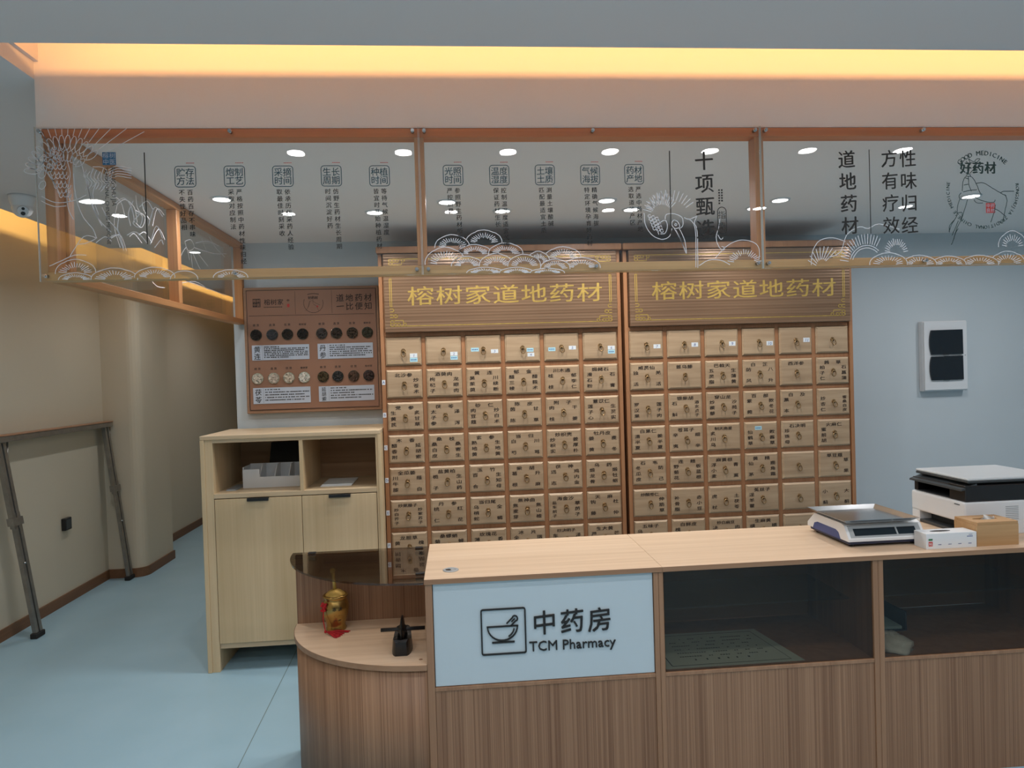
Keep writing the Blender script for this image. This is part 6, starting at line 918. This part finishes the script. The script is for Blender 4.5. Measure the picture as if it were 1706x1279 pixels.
# ================================================================== against the walls
def trestle():
    t = thing('folding_trestle', (-2.80, 5.22, 0), 'grey metal folding trestle with telescopic legs leaning on the corridor wall', 'trestle')
    zt = 1.305
    Geo().box(-2.905, -2.835, 4.42, 5.905, zt - .042, zt - .006, .003).obj('top_beam', M['alu'], t)
    Geo().box(-2.907, -2.833, 4.415, 5.91, zt - .0055, zt + .004, .002).obj('plank', M['board_edge'], t)
    for s, (ya, yb) in enumerate(((4.545, 4.620), (5.845, 5.868))):
        top = Vector((-2.868, ya, zt - .045)); ft = Vector((-2.735, yb, .022)); d = ft - top
        def at(q): return top + d * q
        ex = Vector((0, 1, 0))
        def bar(a, b, off, wy, wx):
            p, q = at(a) + ex * off, at(b) + ex * off; g = Geo(); v = []
            for c in (p, q):
                for sx, sy in ((-1, -1), (1, -1), (1, 1), (-1, 1)): v.append((c.x + sx * wx, c.y + sy * wy, c.z))
            return g.add(v, [[0, 1, 2, 3], [4, 5, 6, 7], [0, 1, 5, 4], [1, 2, 6, 5], [2, 3, 7, 6], [3, 0, 4, 7]])
        g = bar(0, .44, -.022, .014, .014); h = bar(0, .44, .022, .014, .014); o = len(g.v); g.v += h.v; g.f += [[i + o for i in q] for q in h.f]; g.sm += h.sm
        lg = g.obj('upper_leg', M['alu'], t)
        bar(0, .42, 0, .008, .006).obj('inner_channel', M['dark_grey'], lg)
        bar(.385, .425, .004, .050, .020).obj('collar', M['alu'], lg)
        g = bar(.36, 1.0, -.012, .013, .012); h = bar(.36, 1.0, .030, .014, .012); o = len(g.v); g.v += h.v; g.f += [[i + o for i in q] for q in h.f]; g.sm += h.sm
        lo = g.obj('lower_leg', M['alu'], t)
        bar(.44, .985, .009, .007, .005).obj('inner_channel', M['dark_grey'], lo)
        c = at(1.0); Geo().box(c.x - .022, c.x + .022, c.y - .040, c.y + .052, 0, .034, .004).obj('rubber_foot', M['rubber'], lo)
        lp = at(.62); Geo().cyl((lp.x + .008, lp.y - .012, lp.z), (lp.x + .026, lp.y - .012, lp.z), .006, 10).obj('lock_pin', M['steel'], lo)
        b0 = at(0) + ex * .075; b1 = at(.16) + ex * .024
        Geo().cyl(tuple(b0), tuple(b1), .006, 8).obj('brace', M['alu'], t)
trestle()
def dome_camera():
    c = (-2.295, 3.90, 2.63)
    t = thing('security_camera', c, 'white dome security camera on the corridor ceiling', 'camera')
    Geo().lathe((c[0], c[1], c[2] - .075), [(.034, 0), (.046, .012), (.058, .045), (.062, .062), (.064, .075)], 32).obj('mount', M['white'], t)
    b = Vector((c[0], c[1], c[2] - .066)); Geo().sphere(tuple(b), .049, 24, 16).obj('camera_ball', M['white'], t)
    aim = Vector((.50, -.72, -.48)).normalized(); side = aim.cross(Vector((0, 0, 1))).normalized(); up = side.cross(aim)
    p = b + aim * .039; Geo().cyl(tuple(b + aim * .038), tuple(b + aim * .0475), .029, 24, .0255).obj('face_plate', M['white'], t)
    q = b - up * .012 + aim * .0474; Geo().cyl(tuple(q), tuple(q + aim * .002), .0105, 18).obj('lens', M['black'], t)
    q = b + up * .014 + aim * .0474; Geo().cyl(tuple(q), tuple(q + aim * .002), .0075, 18).obj('infrared_lamp', M['black'], t)
dome_camera()
def wall_socket():
    t = thing('wall_socket', (-2.915, 5.32, .585), 'small black wall socket on the corridor wall under the trestle', 'socket')
    Geo().box(-2.9248, -2.895, 5.275, 5.362, .542, .632, .004).obj('socket_body', M['black'], t)
    Geo().box(-2.895, -2.8925, 5.286, 5.351, .553, .621, .001).obj('cover_plate', M['dark_grey'], t)
wall_socket()
def breaker_box():
    xa, xb, za, zb, yf = 3.145, 3.462, 1.392, 1.866, 4.395
    t = thing('breaker_box', (3.30, 4.42, za), 'white breaker box with two dark tinted flip covers on the back wall', 'breaker box')
    Geo().box(xa, xb, yf + .012, 4.449, za, zb, .003).box(xa + .004, xb - .006, yf, yf + .0115, za + .006, zb - .006, .003).obj('housing', M['white'], t)
    for z0, z1 in ((1.638, 1.803), (1.466, 1.626)):
        pts = []
        for k in range(9):
            a = -.5 + k / 8; pts.append((3.182 + .012 * (abs(2 * a)) ** 2.2, (z0 + z1) / 2 + a * (z1 - z0)))
        pts += [(3.416, z1 + .002), (3.418, z0)]
        Geo().prism(pts, 'y', yf - .012, yf + .0005).obj('flip_cover', M['tinted'], t)
        Geo().prism([(3.302 + .022 * cos(radians(q)), z0 - .001 + .008 * sin(radians(q))) for q in range(180, 361, 20)], 'y', yf - .006, yf).obj('finger_notch', M['grey'], t)
    Geo().cyl((3.44, yf - .001, 1.63), (3.44, yf, 1.63), .004, 12).obj('cover_screw', M['grey'], t)
breaker_box()
# ================================================================== recessed downlights above the dispensary
def downlight(x, y, z, label, group):
    t = thing('downlight', (x, y, z), label, 'downlight', group)
    Geo().lathe((x, y, z - .006), [(.042, .0), (.050, .0), (.052, .004), (.052, .0058), (.040, .0058), (.040, .0)], 28, True, False).obj('trim_ring', M['white'], t)
    Geo().cyl((x, y, z - .0015), (x, y, z - .0005), .039, 28).obj('diffuser', M['lamp'], t)
where = ['ceiling downlight in front of the sample board end of the drawer cabinets', 'ceiling downlight above the middle of the cabinet numbered 1 to 6', 'ceiling downlight above the joint between the two drawer cabinets', 'ceiling downlight above the middle of the cabinet numbered 7 to 11', 'added ceiling downlight to the side of the drawer cabinets, brightening the grey wall']
for (x, y, _), lb in zip(INNER, where): downlight(x, y, 2.467, lb, 'downlights along the drawer cabinets')
where = ['ceiling downlight nearest the glass side screen', 'ceiling downlight over the counter behind the first headings of the middle pane', 'ceiling downlight over the counter behind the middle pane, before the crane', 'ceiling downlight over the counter behind the pane with the round logo', 'added unseen ceiling downlight brightening the wall with the breaker box']
for (x, y, _), lb in zip(INNER2, where): downlight(x, y, 2.467, lb, 'downlights over the counter')
where = ['corridor ceiling downlight nearest the security camera', 'corridor ceiling downlight in front of the pilaster', 'corridor ceiling downlight beyond the pilaster']
for (x, y), lb in zip(CORR, where): downlight(x, y, 2.63, lb, 'corridor downlights')
